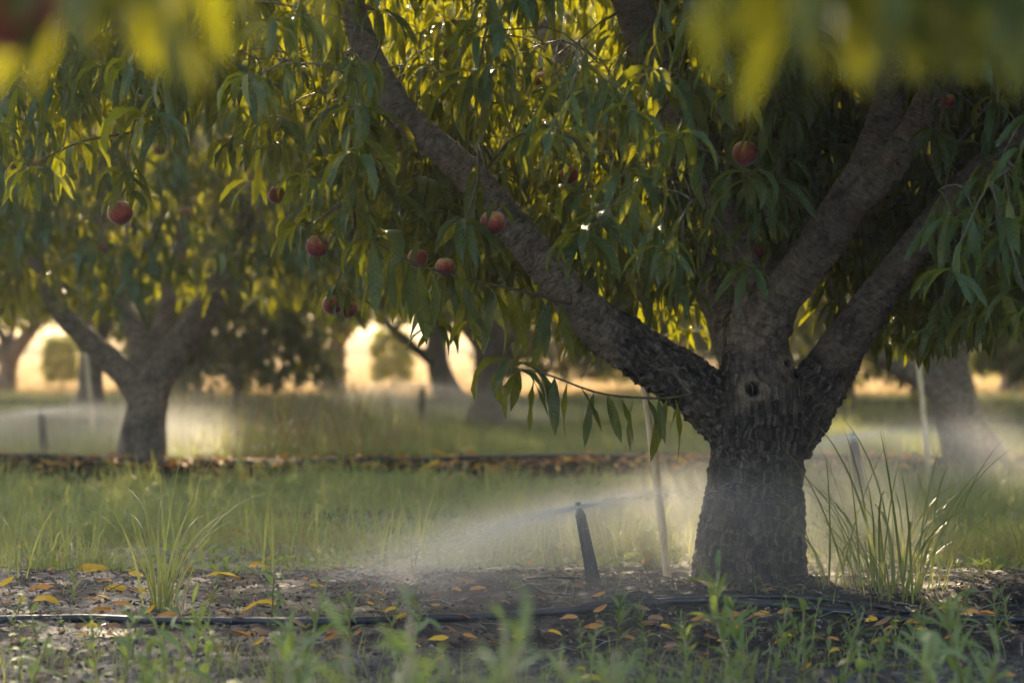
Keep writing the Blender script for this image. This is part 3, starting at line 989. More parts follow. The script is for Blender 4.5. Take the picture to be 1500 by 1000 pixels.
SK_MID = [[(0, 0, -.1, .27), (0, 0, 0, .22), (.02, 0, .18, .155), (.03, 0, .45, .135), (.04, 0, .75, .13)],
          [(.03, 0, .65, .11), (-.2, 0, .95, .09), (-.6, .1, 1.3, .065), (-1.1, .2, 1.9, .03)],
          [(.04, 0, .65, .11), (.3, .05, 1.0, .09), (.7, .1, 1.4, .06), (1.2, .2, 2.0, .03)],
          [(.04, 0, .7, .10), (.05, -.2, 1.1, .08), (0, -.6, 1.6, .05), (0, -1.0, 2.2, .03)],
          [(.04, 0, .7, .10), (.1, .3, 1.2, .07), (.1, .7, 1.9, .04)]]
def row_pos(px, Y):
    return ((px - 750) * Y / FPX, Y)
t_left = build_bg_tree(21, SK_LEFT, 2200, row_pos(205, 15.2), 'wide forked peach tree with pale brown trunk beside the dark drip line', zlow=.95)
t_right = build_bg_tree(22, SK_RIGHT, 2100, row_pos(1418, 14.3), 'leaning wet-trunked peach tree with a cream stake leaning at its fork', zlow=0.95)
t_mid = build_bg_tree(23, SK_MID, 2200, row_pos(712, 21.5), 'dark straight-trunked peach tree with flared foot standing in the middle of the next row', zlow=0.95, ztop=5.2)
copy_tree(t_mid, (4.9, 21.6), 2.1, 1.0, 'peach tree whose crown shows behind the leaning wet trunk')
copy_tree(t_left, (-5.3, 21.4), 1.3, 1.02, 'peach tree in the third row showing only foliage behind the forked tree')
copy_tree(t_mid, row_pos(130, 27.0), 0.8, 1.0, 'far peach tree with dark trunk beside the thin pale stake')
copy_tree(t_right, row_pos(652, 29.0), 0.5, 1.0, 'far peach tree with thin trunk between two bright gaps')
copy_tree(t_left, (5.2, 28.4), 3.9, 1.0, 'far peach tree behind the leaning tree, with bright field under its crown')
copy_tree(t_left, (-7.4, 15.0), 2.6, 1.0, 'second row peach tree reaching in from beyond the spraying stake by the forked tree')
copy_tree(t_mid, (7.9, 14.6), 0.3, 1.0, 'second row peach tree beyond the leaning wet-trunked one')

copy_tree(t_right, (-2.6, 35.2), 4.4, 1.05, 'farthest row peach tree behind the forked tree')
copy_tree(t_mid, (2.4, 35.4), 1.9, 1.05, 'farthest row peach tree behind the main trunk')
copy_tree(t_left, (7.2, 35.0), 5.2, 1.05, 'farthest row peach tree behind the leaning wet trunk')
copy_tree(t_left, (-7.4, 35.3), 0.2, 1.05, 'farthest row peach tree beyond the thin pale stake')

t_bush = build_bg_tree(31, [[(0, 0, -.1, .1), (0, 0, 0, .08), (.01, 0, .2, .06), (.02, 0, .35, .05)], [(.02, 0, .3, .045), (-.2, 0, .7, .035), (-.5, .1, 1.4, .02)], [(.02, 0, .3, .045), (.25, .1, .7, .035), (.5, .1, 1.4, .02)], [(.02, 0, .3, .04), (0, -.2, .9, .03), (0, -.3, 1.8, .02)]], 700, row_pos(345, 23.5), 'low bushy young peach tree, its leaves nearly touching the grass left of the bright gap', zlow=.2, rad=(0.9, 0.9), ztop=2.9)
for px, Y, rz, s_, lab in ((1245, 24.0, 2.0, 1.0, 'low bushy young peach tree seen between the main trunk and the leaning tree'), (290, 31.0, 3.0, 1.0, 'far low bushy peach tree in the gap right of the forked tree'), (1060, 31.0, 4.0, 1.1, 'far low bushy peach tree hidden behind the main fork'), (1580, 25.0, 2.6, 1.1, 'low bushy young peach tree right of the leaning wet-trunked tree'), (795, 31.5, 5.0, 0.9, 'far low bushy peach tree right of the dark straight trunk')):
    copy_tree(t_bush, row_pos(px, Y), rz, s_, lab)
for k, (px, Y, s_, lab) in enumerate(((90, 38, .30, 'small far bush in the bright gap left of the forked tree'), (575, 38, .34, 'small far bush between the two bright gaps'), (905, 37, .34, 'small far bush in the bright gap under the slanting limb'), (1475, 38, .6, 'small far bush in the bright gap beyond the leaning tree'), (240, 36, .7, 'small far bush just past the trunk of the forked tree'))):
    copy_tree(t_bush, row_pos(px, Y), k * 1.3, s_, lab)

def far_wood():
    g_ = np.random.default_rng(61)
    n = 60000
    x = g_.uniform(-60, 60, n); y = g_.uniform(136, 150, n)
    top = 17 + 7 * nz2_(x, y, .09, 3) + 2.5 * nz2_(x, y, .3, 8)
    z = g_.random(n) ** 1.1 * top
    ok = (nz3_(x, y, z) > .25) & ~((np.abs(x + 9.3) < 2.2 + 1.4 * nz2_(x, z, .5, 1)) & (z < 2.6)) & (z > .5 + 1.9 * nz2_(x, y, .07, 5))
    x, y, z = x[ok], y[ok], z[ok]
    Lw = Leaves(); m = len(x)
    Lw.pos = np.stack([x, y, z], 1); Lw.yaw = g_.uniform(0, 6.28, m); Lw.tilt = g_.uniform(-.5, .5, m); Lw.scale = g_.uniform(.8, 1.6, m); Lw.tid = g_.integers(0, 14, m)
    gm, _ = Lw.geometry(leaf_set(2, 9))
    return tag(link('far_wood', gm.mesh('far_wood', [M_LEAF])), 'dark distant belt of trees beyond the sunlit field', 'trees', kind='stuff')
def nz2_(x, y, s_, o=0.0):
    return vnoise(np.stack([x * s_ + o, y * s_, 0 * x + o], 1)) * .5 + .5
def nz3_(x, y, z):
    return vnoise(np.stack([x * .4, y * .4, z * .4], 1)) * .5 + .5
far_wood()

# branch of the tree the camera stands under: big soft leaves at the top of the view
SK_NEAR = [[(0, 0, -.1, .2), (0, 0, 0, .17), (.02, 0, .4, .14), (0, 0, .7, .13)],
           [(0, 0, .6, .1), (.4, .1, 1.0, .08), (.9, .2, 1.45, .055), (1.5, .3, 1.75, .03), (1.9, .35, 1.7, .015)],
           [(0, 0, .6, .1), (-.4, .1, 1.0, .08), (-.9, .2, 1.6, .05), (-1.4, .3, 2.2, .03)],
           [(0, 0, .6, .1), (.1, -.4, 1.1, .07), (.1, -.8, 1.8, .04)]]
def near_tree(px, mir, label, rows, seed):
    rr = random.Random(seed)
    base = np.array((px, 1.05, gz(px, 1.05) - 0.02))
    t = thing('peach_tree', base, label, 'tree', 'peach trees of the orchard')
    br = []
    for row in SK_NEAR:
        C = np.array(row, float); C[:, 0] *= mir
        C = curve_pts(C, 5 * len(C)); br.append((C[:, :3], C[:, 3]))
    trunk_mesh_parts(t, br, ['trunk', 'limb', 'limb', 'limb'], 0.02, bg_dark, bg_disp, np.zeros(3))
    Ln, Gn = Leaves(), Geo()
    tip = br[1][0]
    for (x, y, z, n, size, yaw) in rows:
        p = np.array((x, y, z)) - base
        k = int(np.argmin(np.linalg.norm(tip - p, axis=1)))
        P = curve_pts([tip[k], (tip[k] + p) / 2 + np.array((0, 0, .1)), p], 8)
        Gn.tube(P, np.linspace(.007, .0025, 8), 6)
        whorl(Ln, p, n, size, rr, yaw0=yaw)
    if seed == 8:
        p = np.array((-0.372, 1.8, 1.114)) - base
        Gn.tube(curve_pts([tip[-3], (tip[-3] + p) / 2 + np.array((0, 0, .1)), p], 8), np.linspace(.007, .0024, 8), 6)
    tag(link('twig_growth', Gn.mesh('twig_growth', [M_TWIG]), t), kind='stuff')
    p_, y_, ti_, s_, id_ = Ln.arrays()
    for k in range(len(p_)):
        o = link('leaf', LM[id_[k]], t)
        o.matrix_basis = Matrix.Translation(Vector(p_[k])) @ Matrix.Rotation(y_[k], 4, 'Z') @ Matrix.Rotation(ti_[k], 4, 'X') @ Matrix.Scale(s_[k], 4)
    # the rest of the crown, above and beside the camera, plus added shade shoots
    Lc, Gc = Leaves(), Geo()
    nod = np.vstack([b[0][len(b[0]) // 2:] for b in br[1:]])
    for _ in range(46):  # out-of-view shoots added to keep the sun off the soft leaves
        y_ = rr.uniform(1.9, 3.2); x_ = -mir * rr.uniform(-.02, .55) * y_ * .5
        p = np.array((x_, y_, CAM_H + .1385 * y_ + rr.uniform(.40, .75))) - base
        k = int(np.argmin(np.linalg.norm(nod - p, axis=1)))
        P = curve_pts([nod[k], (nod[k] + p) / 2 + np.array((0, 0, .12)), p], 6)
        Gc.tube(P, np.linspace(.008, .003, 6), 5)
        nod = np.vstack([nod, P[2:]])
        shoot(Lc, Gc, p, (rr.uniform(-1, 1), rr.uniform(-.5, .5), rr.uniform(-.1, .3)), 0.18, rr, term=6)
    for _ in range(110):
        p = nod[rr.randrange(len(nod))] + np.array((rr.uniform(-.5, .5), rr.uniform(-.6, .3), rr.uniform(.1, .9)))
        w = p + base
        if w[1] > 0.4 and abs(w[0]) < 0.24 * w[1] + 0.35 and w[2] - 0.35 < CAM_H + 0.16 * w[1]: continue
        k = int(np.argmin(np.linalg.norm(nod - p, axis=1)))
        Gc.tube(curve_pts([nod[k], (nod[k] + p) / 2 + np.array((0, 0, .04)), p], 4), np.linspace(.007, .003, 4), 4)
        shoot(Lc, Gc, p, (rr.uniform(-1, 1), rr.uniform(-1, 1), rr.uniform(-.4, .3)), 0.25, rr, term=5)
    tag(link('branchlet_growth', Gc.mesh('branchlet_growth', [M_TWIG]), t), kind='stuff')
    gm, _ = Lc.geometry(T_MID)
    tag(link('foliage', gm.mesh('foliage', [M_LEAF]), t), kind='stuff')
    return t
near_tree(-2.1, 1, 'peach tree overhead whose soft blurred leaves hang over the forked tree',
          [(-0.34, 1.8, 1.097, 7, .125, .4), (-0.30, 1.75, 1.092, 7, .13, 1.4), (-0.265, 1.8, 1.097, 7, .12, 2.2), (-0.245, 1.9, 1.107, 6, .12, 3.0), (-0.32, 1.9, 1.112, 6, .12, 5.0), (-0.365, 1.85, 1.107, 6, .12, .9)], 8)
near_tree(2.2, -1, 'peach tree overhead whose soft blurred leaves hang over the main limbs',
          [(0.195, 1.8, 1.092, 6, .125, .2), (0.235, 1.75, 1.097, 7, .125, 1.1), (0.285, 1.8, 1.097, 8, .13, 2.0), (0.32, 1.75, 1.092, 8, .13, 4.0), (0.36, 1.8, 1.092, 8, .13, 5.0), (0.34, 1.9, 1.102, 8, .13, 3.0), (0.30, 1.9, 1.102, 7, .125, 0.5), (0.385, 1.9, 1.102, 7, .13, 1.5), (0.37, 1.7, 1.082, 7, .12, 2.5)], 9)
c = np.array((-0.375, 1.8, 1.068))
o = thing('peach', c, 'large blurred red peach hanging right overhead among the soft leaves', 'peach', 'peaches hanging in the trees')
link('flesh', PM, o); link('stalk', PS, o)
for px, py, Y, lab in ((235, 218, 14.2, 'blurred red peach in the forked tree, above its right limb'), (57, 240, 14.0, 'soft red peach at the outer left of the forked tree'), (22, 238, 14.1, 'dim red peach next to another at the outer left of the forked tree'), (150, 362, 14.0, 'dim red peach low in the forked tree'), (272, 312, 14.1, 'faint red peach in the forked tree beside its upright limb')):
    o = thing('peach', at(px, py, Y), lab, 'peach', 'peaches hanging in the trees', 1.0)
    link('flesh', PM, o); link('stalk', PS_LONG, o)

# ------------------------------------------------------------------ poles, pipes, sprinklers
def pole(a, b, rad, label):
    a, b = np.array(a, float), np.array(b, float)
    t = thing('tree_stake', a, label, 'stake', 'cream stakes beside the trees')
    g = Geo()
    d = b - a
    P = np.array([d * f for f in np.linspace(-0.08, 1, 14)])
    P[:, 0] += 0.003 * np.sin(np.linspace(0, 5, 14))
    rr = rad * (1 + 0.05 * np.cos(np.linspace(0, 22, 14)))
    g.tube(P, rr, 14)
    link('shaft', g.mesh('shaft', [M_POLE]), t)
    g = Geo()
    e = d / np.linalg.norm(d)
    g.tube([d + e * 0.0005, d + e * 0.006, d + e * 0.009], [rad * 1.02, rad * 0.95, rad * 0.55], 14)
    link('cut_end', g.mesh('cut_end', [M_POLE]), t)
    return t
b0 = on_ground(977, 845); b0[2] -= 0.0
pole(b0, at(938, 500, b0[1] + 0.16), 0.0138, 'slim cream wooden stake leaning in the soil beside the main trunk')
b0 = on_ground(1362, 716)
pole(b0, at(1346, 525, b0[1] + 0.1), 0.015, 'blurred cream stake standing before the leaning wet trunk')
b0 = on_ground(137, 640)
pole(b0, at(126, 515, b0[1] + 0.1), 0.02, 'thin pale stake standing behind the spraying stake by the forked tree')

def pipe(rows, rad, name, label, cat, mat, sides=14, lift=0.0, n=120, group=None):
    P = curve_pts(rows, n)
    g = Geo(); g.tube(P, rad, sides)
    o = link(name, g.mesh(name, [mat]))
    return tag(o, label, cat, group)
rows = []
for px, py in ((-160, 914), (0, 916), (160, 914), (300, 917), (480, 916), (620, 913), (740, 908), (870, 895), (950, 889), (1050, 887), (1150, 891), (1250, 902), (1310, 911), (1400, 913), (1500, 913), (1660, 910)):
    q = on_ground(px, py); q[2] += 0.010
    rows.append(q)
P_MAIN = curve_pts(rows, 160)
P_MAIN[:, 2] = np.convolve(np.pad(np.maximum(P_MAIN[:, 2], ground_z(P_MAIN[:, 0], P_MAIN[:, 1]) + 0.009), 6, mode='edge'), np.ones(13) / 13, 'valid')
g = Geo(); g.tube(P_MAIN, 0.0115, 16)
dl_ = thing('drip_line', P_MAIN[0], 'black plastic irrigation pipe lying across the soil in front of the main trunk', 'pipe')
o = link('hose', g.mesh('hose', [M_BLACK]), dl_); o.location = -Vector(P_MAIN[0])
k = int(np.argmin(np.abs(to_px(P_MAIN)[0] - 948)))
c = P_MAIN[k]
g = Geo(); g.tube([c + (P_MAIN[k + 1] - c) * f for f in (-1.1, -1.0, 1.0, 1.1)], [.012, .0145, .0145, .012], 14); g.tube([c, c + np.array((0, -.002, .022))], [.008, .0055], 10)
o = link('connector', g.mesh('connector', [M_BLACKTUBE]), dl_); o.location = -Vector(P_MAIN[0])
rows2 = []
for px, py in ((830, 903), (870, 892), (950, 885), (1050, 880), (1150, 883), (1260, 893), (1330, 903)):
    q = on_ground(px, py - 4); q[2] += 0.008
    rows2.append(q)
P2 = curve_pts(rows2, 60); P2[:, 2] = np.maximum(P2[:, 2], ground_z(P2[:, 0], P2[:, 1]) + 0.006)
P2[:, 2] = np.convolve(np.pad(P2[:, 2], 4, mode='edge'), np.ones(9) / 9, 'valid')
g = Geo(); g.tube(P2, 0.0075, 12)
tag(link('supply_tube', g.mesh('supply_tube', [M_BLACK])), 'thinner black tube lying along the far side of the irrigation pipe', 'pipe')
for Y0, lab in ((14.75, 'blurred black irrigation pipe along the soil strip under the forked tree'),):
    xs = np.linspace(-5, 5, 60)
    ys = Y0 + 0.16 * np.sin(xs * 0.9) + 0.06 * np.sin(xs * 2.7 + 1) - 0.05 * xs
    P = np.stack([xs, ys, ground_z(xs, ys) + 0.014], 1)
    P[:, 2] += 0.02 * np.maximum(0, np.sin(xs * 1.7 + 2))
    g = Geo(); g.tube(P, 0.0125, 10)
    tag(link('drip_line', g.mesh('drip_line', [M_BLACK])), lab, 'pipe')

def sprinkler_meshes():
    d = {}
    g = Geo()
    for k, (z, w, dd) in enumerate(((-.07, .003, .003), (-.01, .0215, .013), (.0, .022, .014), (.10, .0185, .0125), (.19, .0165, .0115), (.205, .016, .011))):
        g.v.append(np.array([(w * sx * (1 if abs(sy) < 1 else .72), dd * sy, z) for sx, sy in ((-1, -.5), (-1, .5), (-.7, 1), (.7, 1), (1, .5), (1, -.5), (.7, -1), (-.7, -1))])); g.a.append(np.zeros((8, 3))); g.n += 8
        if k:
            a = (k - 1) * 8
            g.q.append(np.array([(a + i, a + (i + 1) % 8, a + 8 + (i + 1) % 8, a + 8 + i) for i in range(8)])[:, ::-1])
    g.t.append(np.array([(40, 40 + i, 40 + i + 1) for i in range(1, 7)]))
    d['stake'] = g.mesh('stake', [M_BLACK], False)
    g = Geo()
    for s in (-1, 1):
        g.tube([(s * .0075, -.0135, .0), (s * .006, -.0115, .10), (s * .005, -.0105, .195)], [.0022, .002, .002], 6)
    d['rib'] = g.mesh('rib', [M_BLACK])
    g = Geo(); g.tube([(0, 0, .203), (0, 0, .207), (0, 0, .212), (0, 0, .216)], [.0125, .0135, .0135, .010], 14)
    d['collar'] = g.mesh('collar', [M_BLACKTUBE])
    g = Geo(); g.tube([(0, 0, .214), (0, 0, .222), (0, 0, .223), (0, 0, .227)], [.0095, .0095, .006, .004], 12)
    d['nozzle'] = g.mesh('nozzle', [M_TEAL])
    g = Geo()
    for s in (-1, 1): g.tube([(s * .0085, 0, .219), (s * .0095, 0, .228), (s * .0075, 0, .240)], .0017, 6)
    d['bridge'] = g.mesh('bridge', [M_TEAL])
    g = Geo(); g.tube([(0, 0, .231), (0, 0, .234), (0, 0, .240), (0, 0, .244)], [.002, .006, .0088, .007], 12)
    d['spreader'] = g.mesh('spreader', [M_TEAL])
    return d
SPM = sprinkler_meshes()
def spray_material(name, dens, R0, seed, b=0.16):
    M = Mat(name)
    tc = M.n('TexCoord')
    x, y, z = M.xyz(tc.outputs['Object'])
    rad = M.math('SQRT', M.math('ADD', M.math('MULTIPLY', x, x), M.math('MULTIPLY', y, y)))
    zs = M.math('MULTIPLY', M.math('MULTIPLY', rad, rad), -b)
    d = M.math('SUBTRACT', z, zs)
    th = M.math('ADD', M.math('MULTIPLY', rad, 0.10), 0.012)
    e = M.math('DIVIDE', d, th)
    core = M.math('DIVIDE', 1.0, M.math('ADD', 1.0, M.math('POWER', M.math('ABSOLUTE', e), 3.0)))
    core = M.math('MULTIPLY', core, M.math('DIVIDE', 0.10, M.math('ADD', rad, 0.05)))
    below = M.math('MULTIPLY', M.math('SUBTRACT', 1.0, M.step(e, -0.9, 0.5)), M.step(rad, 0.05, 0.8))
    mp = M.n('Mapping'); mp.inputs['Location'].default_value = (seed, 0, 0); mp.inputs['Scale'].default_value = (1, 1, 1.6)
    M.l(tc.outputs['Object'], mp.inputs[0])
    nz = M.step(M.noise(mp.outputs[0], 2.6, 3), 0.30, 0.72)
    fade = M.math('SUBTRACT', 1.0, M.step(rad, R0 * 0.45, R0 * 0.98))
    den = M.math('MULTIPLY', M.math('ADD', M.math('MULTIPLY', core, 3.2), M.math('MULTIPLY', M.math('MULTIPLY', below, nz), 0.42)), fade)
    v = M.n('VolumeScatter')
    v.inputs['Color'].default_value = (0.97, 0.98, 1.0, 1)
    v.inputs['Anisotropy'].default_value = 0.5
    M.l(M.math('MULTIPLY', den, dens), v.inputs['Density'])
    M.l(v.outputs[0], M.out.inputs['Volume'])
    return M.m
def water_material():
    M = Mat('water_drop')
    a = M.n('BsdfDiffuse'); a.inputs[0].default_value = (.97, .98, 1, 1)
    t = M.n('BsdfTranslucent'); t.inputs[0].default_value = (0.95, 0.97, 1, 1)
    mx = M.n('MixShader'); mx.inputs[0].default_value = 0.7
    M.l(a.outputs[0], mx.inputs[1]); M.l(t.outputs[0], mx.inputs[2])
    return M.done(mx)
M_DROP = water_material()
def sprinkler(px, py, tilt, s, label, slabel, dens, R0, seed, ndrop=12000, Y=None, tilt_y=0.0):
    b = on_ground(px, py)
    rot = Euler((R(tilt_y), R(tilt), 0))
    t = thing('sprinkler', b, label, 'sprinkler', 'micro sprinklers on stakes')
    t.rotation_euler = rot; t.scale = (s, s, s)
    nz_ = None
    for nm, me in SPM.items():
        o = link(nm, me, nz_ if nm in ('bridge', 'spreader') else t)
        nz_ = o if nm == 'nozzle' else nz_
    head = Vector(b) + rot.to_matrix() @ Vector((0, 0, .229 * s))
    # drops and fine streaks
    rr = np.random.default_rng(seed)
    n = ndrop
    az = rr.uniform(0, 6.283, n)
    rd = 0.012 + 0.75 * rr.random(n) ** 2.2
    zz = -0.16 * rd ** 2 + rr.normal(0, 1, n) * (0.0015 + 0.035 * rd)
    ln = rr.uniform(.004, .02, n) * np.clip(rd * 4, .5, 1); tk = rr.uniform(.0006, .0014, n) * np.clip(1.15 - rd, .3, 1) * (1 + 0.6 * (s > 1.2))
    dirv = np.stack([np.cos(az), np.sin(az), -0.32 * rd + zz / (rd + .05) * .3], 1); dirv /= np.linalg.norm(dirv, axis=1)[:, None]
    c = np.stack([np.cos(az) * rd, np.sin(az) * rd, zz], 1)
    u = np.cross(dirv, (0, 0, 1.0)); u /= np.linalg.norm(u, axis=1)[:, None]; w = np.cross(dirv, u)
    V = np.empty((n, 5, 3))
    V[:, 0] = c - dirv * ln[:, None] / 2
    for k in range(3):
        a = k * 2.0944
        V[:, 1 + k] = c + (u * math.cos(a) + w * math.sin(a)) * tk[:, None]
    V[:, 4] = c + dirv * ln[:, None] / 2
    tri = np.array([(0, 1, 2), (4, 2, 1)])      # a drop drawn out into a thin sliver of water
    T = (tri[None] + (np.arange(n) * 5)[:, None, None]).reshape(-1, 3)
    o = link('water_droplets', mesh_np('water_droplets', V.reshape(-1, 3), None, T, [M_DROP]))
    o.location = head; o.rotation_euler = rot
    tag(o, slabel.replace('mist', 'streaks and drops'), 'water', kind='stuff')
    # soft mist
    g = Geo(); g.tube([(0, 0, -0.62), (0, 0, 0.22)], [R0, R0], 40)
    o = link('spray_mist', g.mesh('spray_mist', [spray_material('spray_mist', dens, R0, seed)]))
    o.location = head; o.rotation_euler = rot
    tag(o, slabel, 'mist', kind='stuff')
    return t
sprinkler(869, 853, -11.5, 1.0, 'black sprinkler stake with green nozzle leaning on the bare soil beside the cream stake', 'fine mist fanning from the green sprinkler beside the main trunk', .9, 1.3, 3)
sprinkler(1262, 728, -8, 1.35, 'blurred dark sprinkler stake behind the tall grass right of the trunk', 'fine mist fanning before the leaning wet trunk', .5, 1.8, 7, 2500)
sprinkler(66, 670, -5, 1.35, 'blurred dark sprinkler stake left of the forked tree', 'fine mist drifting left of the forked tree', .4, 2.0, 12, 2000)
sprinkler(617, 624, 2, 1.5, 'far dark sprinkler stake left of the dark straight trunk', 'fine mist below the bright gap left of the straight trunk', .35, 2.4, 19, 1500)
# feeder tube looping from the pipe to the sprinkler
F = [P_MAIN[k] + np.array((0, 0, .02))]
F.append(at(946, 868, F[0][1] + .005)); F.append(at(930, 866, F[0][1] + .01)); F.append(at(880, 874, 7.16))
for px, py, Y, in ((820, 879, 7.2), (795, 876, 7.25), (775, 860, 7.32), (767, 848, 7.38), (790, 850, 7.43), (830, 853, 7.46)):
    q = at(px, py, Y); q[2] = max(q[2], gz(q[0], q[1]) + 0.006); F.append(q)
hb = on_ground(869, 853)
F += [hb + np.array((-.035, -.012, .008)), hb + np.array((-.017, -.008, .045))]
g = Geo(); g.tube(curve_pts(F, 90), 0.0036, 8)
tag(link('feeder_tube', g.mesh('feeder_tube', [M_BLACKTUBE])), 'thin black feeder tube looping from the pipe to the green sprinkler', 'tube')

# ------------------------------------------------------------------ grass and weeds
def blade_template(bend, w, nseg=4, th0=84, side=0.0):
    t = np.linspace(0, 1, nseg + 1)
    th = R(th0) - R(bend) * t ** 1.3
    ds = 1.0 / nseg
    x = np.concatenate([[0], np.cumsum(np.cos((th[1:] + th[:-1]) / 2) * ds)])
    z = np.concatenate([[0], np.cumsum(np.sin((th[1:] + th[:-1]) / 2) * ds)])
    ww = w * np.clip((1 - t) ** 0.6, 0.06, 1) * np.clip(0.65 + t * 2, 0, 1)
    V, A = [], []
    for i in range(nseg + 1):
        y0 = side * t[i] ** 2
        V += [(x[i], y0 - ww[i] / 2, z[i]), (x[i], y0 + ww[i] / 2, z[i] + 0.0)]
        A += [(-1, t[i], 0), (1, t[i], 0)]
    q = [(2 * i, 2 * i + 1, 2 * i + 3, 2 * i + 2) for i in range(nseg)]
    return np.array(V), np.array(q), np.array(A, float)
T_BLADE = [blade_template(b, w, 3, th) for b, w, th in ((20, .035, 86), (50, .03, 80), (85, .03, 82), (120, .028, 78), (35, .05, 70), (70, .045, 88), (15, .02, 80), (100, .04, 66))]
T_BROAD = [leaf_template(1, .42, 40, -10, 3, .3, 20), leaf_template(1, .5, 65, 10, 3, .3, -20), leaf_template(1, .38, 20, -40, 3, .2, 10), leaf_template(1, .6, 50, 30, 3, .3, 0)]

def scatter_mesh(name, n, xlim, ylim, hfn, templates, mat, accept=None, seed=1, frust=0.24, zoff=-0.004):
    g_ = np.random.default_rng(seed)
    y = g_.uniform(ylim[0], ylim[1], n)
    hw = y * frust + 0.25
    x = g_.uniform(-1, 1, n) * hw if xlim is None else g_.uniform(xlim[0], xlim[1], n)
    if accept is not None:
        m = g_.random(n) < accept(x, y); x, y = x[m], y[m]
    Lg = Leaves()
    Lg.pos = np.stack([x, y, ground_z(x, y) + zoff], 1); m = len(x)
    Lg.yaw = g_.uniform(0, 6.283, m); Lg.tilt = g_.uniform(-.25, .25, m); Lg.scale = hfn(x, y) * g_.uniform(.55, 1.25, m); Lg.tid = g_.integers(0, len(templates), m)
    gm, _ = Lg.geometry(templates)
    return gm.mesh(name, [mat])
def nz2(x, y, s, o=0.0):
    return vnoise(np.stack([x * s + o, y * s, 0 * x + o], 1)) * .5 + .5
def grass(name, label, *a, **k):
    return tag(link(name, scatter_mesh(name, *a, **k)), label, 'grass', kind='stuff')
near_edge = lambda x, y: np.clip((y - (8.05 + .35 * nz2(x, y, 1.3, 4))) / .35, 0, 1)
far_edge = lambda x, y: np.clip(((13.5 + .7 * nz2(x, y, 1.1, 8)) - y) / .5, 0, 1)
grass('alley_grass', 'short green grass growing behind the main trunk', 68000, None, (8.0, 14.5), lambda x, y: .045 + .07 * nz2(x, y, .9) + .13 * np.clip(nz2(x, y, 2.6, 15) * 2.2 - 1.1, 0, 1), T_BLADE, M_GRASS, lambda x, y: near_edge(x, y) * far_edge(x, y) * np.clip(nz2(x, y, 1.7, 2) * 2.6 - .5, .12, 1), 5)
grass('alley_clover', 'low broad-leaved ground cover in the grass behind the main trunk', 42000, None, (8.0, 14.5), lambda x, y: .035 + .04 * nz2(x, y, 1.2, 3), T_BROAD, M_WEED, lambda x, y: near_edge(x, y) * far_edge(x, y) * np.clip(nz2(x, y, 1.1, 6) * 2 - .2, .2, 1), 6)
tall = lambda x, y: np.exp(-((x / y * FPX + 750 - 450) / 190) ** 2)
grass('tall_grass', 'tall weedy grass around the forked tree and beyond', 48000, None, (15.5, 21.2), lambda x, y: .09 + .10 * nz2(x, y, .8, 5) + .26 * tall(x, y) * nz2(x, y, 1.2, 1), T_BLADE, M_GRASS, lambda x, y: np.clip((y - 15.4) / .5, 0, 1) * np.clip(nz2(x, y, 1.1, 9) * 1.6, .15, 1), 7)
grass('straw_grass', 'dry straw stems among the tall weedy grass', 5000, None, (15.6, 21.5), lambda x, y: .14 + .30 * tall(x, y), T_BLADE, M_DRYGRASS, lambda x, y: .15 + .8 * tall(x, y), 8)
grass('alley_stems', 'taller loose stems standing out of the alley grass', 5200, None, (8.3, 14.0), lambda x, y: .15 + .13 * nz2(x, y, 1.5, 22), [T_BLADE[k] for k in (0, 1, 2, 6)], M_GRASS, lambda x, y: near_edge(x, y) * far_edge(x, y) * np.clip(nz2(x, y, 1.4, 33) * 2.4 - .7, .03, 1), 17)
grass('alley_straw', 'pale dry stems in the grass behind the main trunk', 9000, None, (8.2, 14.2), lambda x, y: .06 + .09 * nz2(x, y, 1.2, 7), T_BLADE, M_DRYGRASS, lambda x, y: near_edge(x, y) * far_edge(x, y) * np.clip(nz2(x, y, 1.5, 12) * 2 - .5, .05, 1), 18)
grass('far_grass', 'grass of the farthest alley under the trees', 22000, None, (21.9, 32), lambda x, y: .10 + .10 * nz2(x, y, .7), T_BLADE, M_GRASS, None, 9)
grass('field_stubble', 'sunlit straw stubble of the open field beyond the last trees', 16000, None, (31, 60), lambda x, y: .16 + .08 * nz2(x, y, .4), T_BLADE, M_DRYGRASS, None, 10)
fg = lambda x, y: np.clip((6.35 - y + .5 * (nz2(x, y, 2.1, 3) - .5)) / .5, 0, 1) * np.clip(nz2(x, y, 2.3, 7) * 2.4 - .75 + np.clip((5.75 - y) * 1.2, 0, .9), .04, 1)
grass('foreground_grass', 'sparse short grass in front of the irrigation pipe', 20000, None, (3.4, 6.6), lambda x, y: .05 + .06 * nz2(x, y, 1.9), T_BLADE, M_GRASS, fg, 11)
grass('foreground_clover', 'small broad leaves on the pale soil in front of the pipe', 9000, None, (3.4, 6.6), lambda x, y: .026 + .025 * nz2(x, y, 2), T_BROAD, M_WEED, fg, 12)
grass('soil_sprouts', 'scattered thin sprouts on the bare soil strip', 1500, None, (6.5, 8.3), lambda x, y: .035 + .04 * nz2(x, y, 3), T_BLADE, M_GRASS, lambda x, y: np.clip(nz2(x, y, 3.0, 5) * 2 - .9, .03, 1) * (1 + .0 * x), 13)

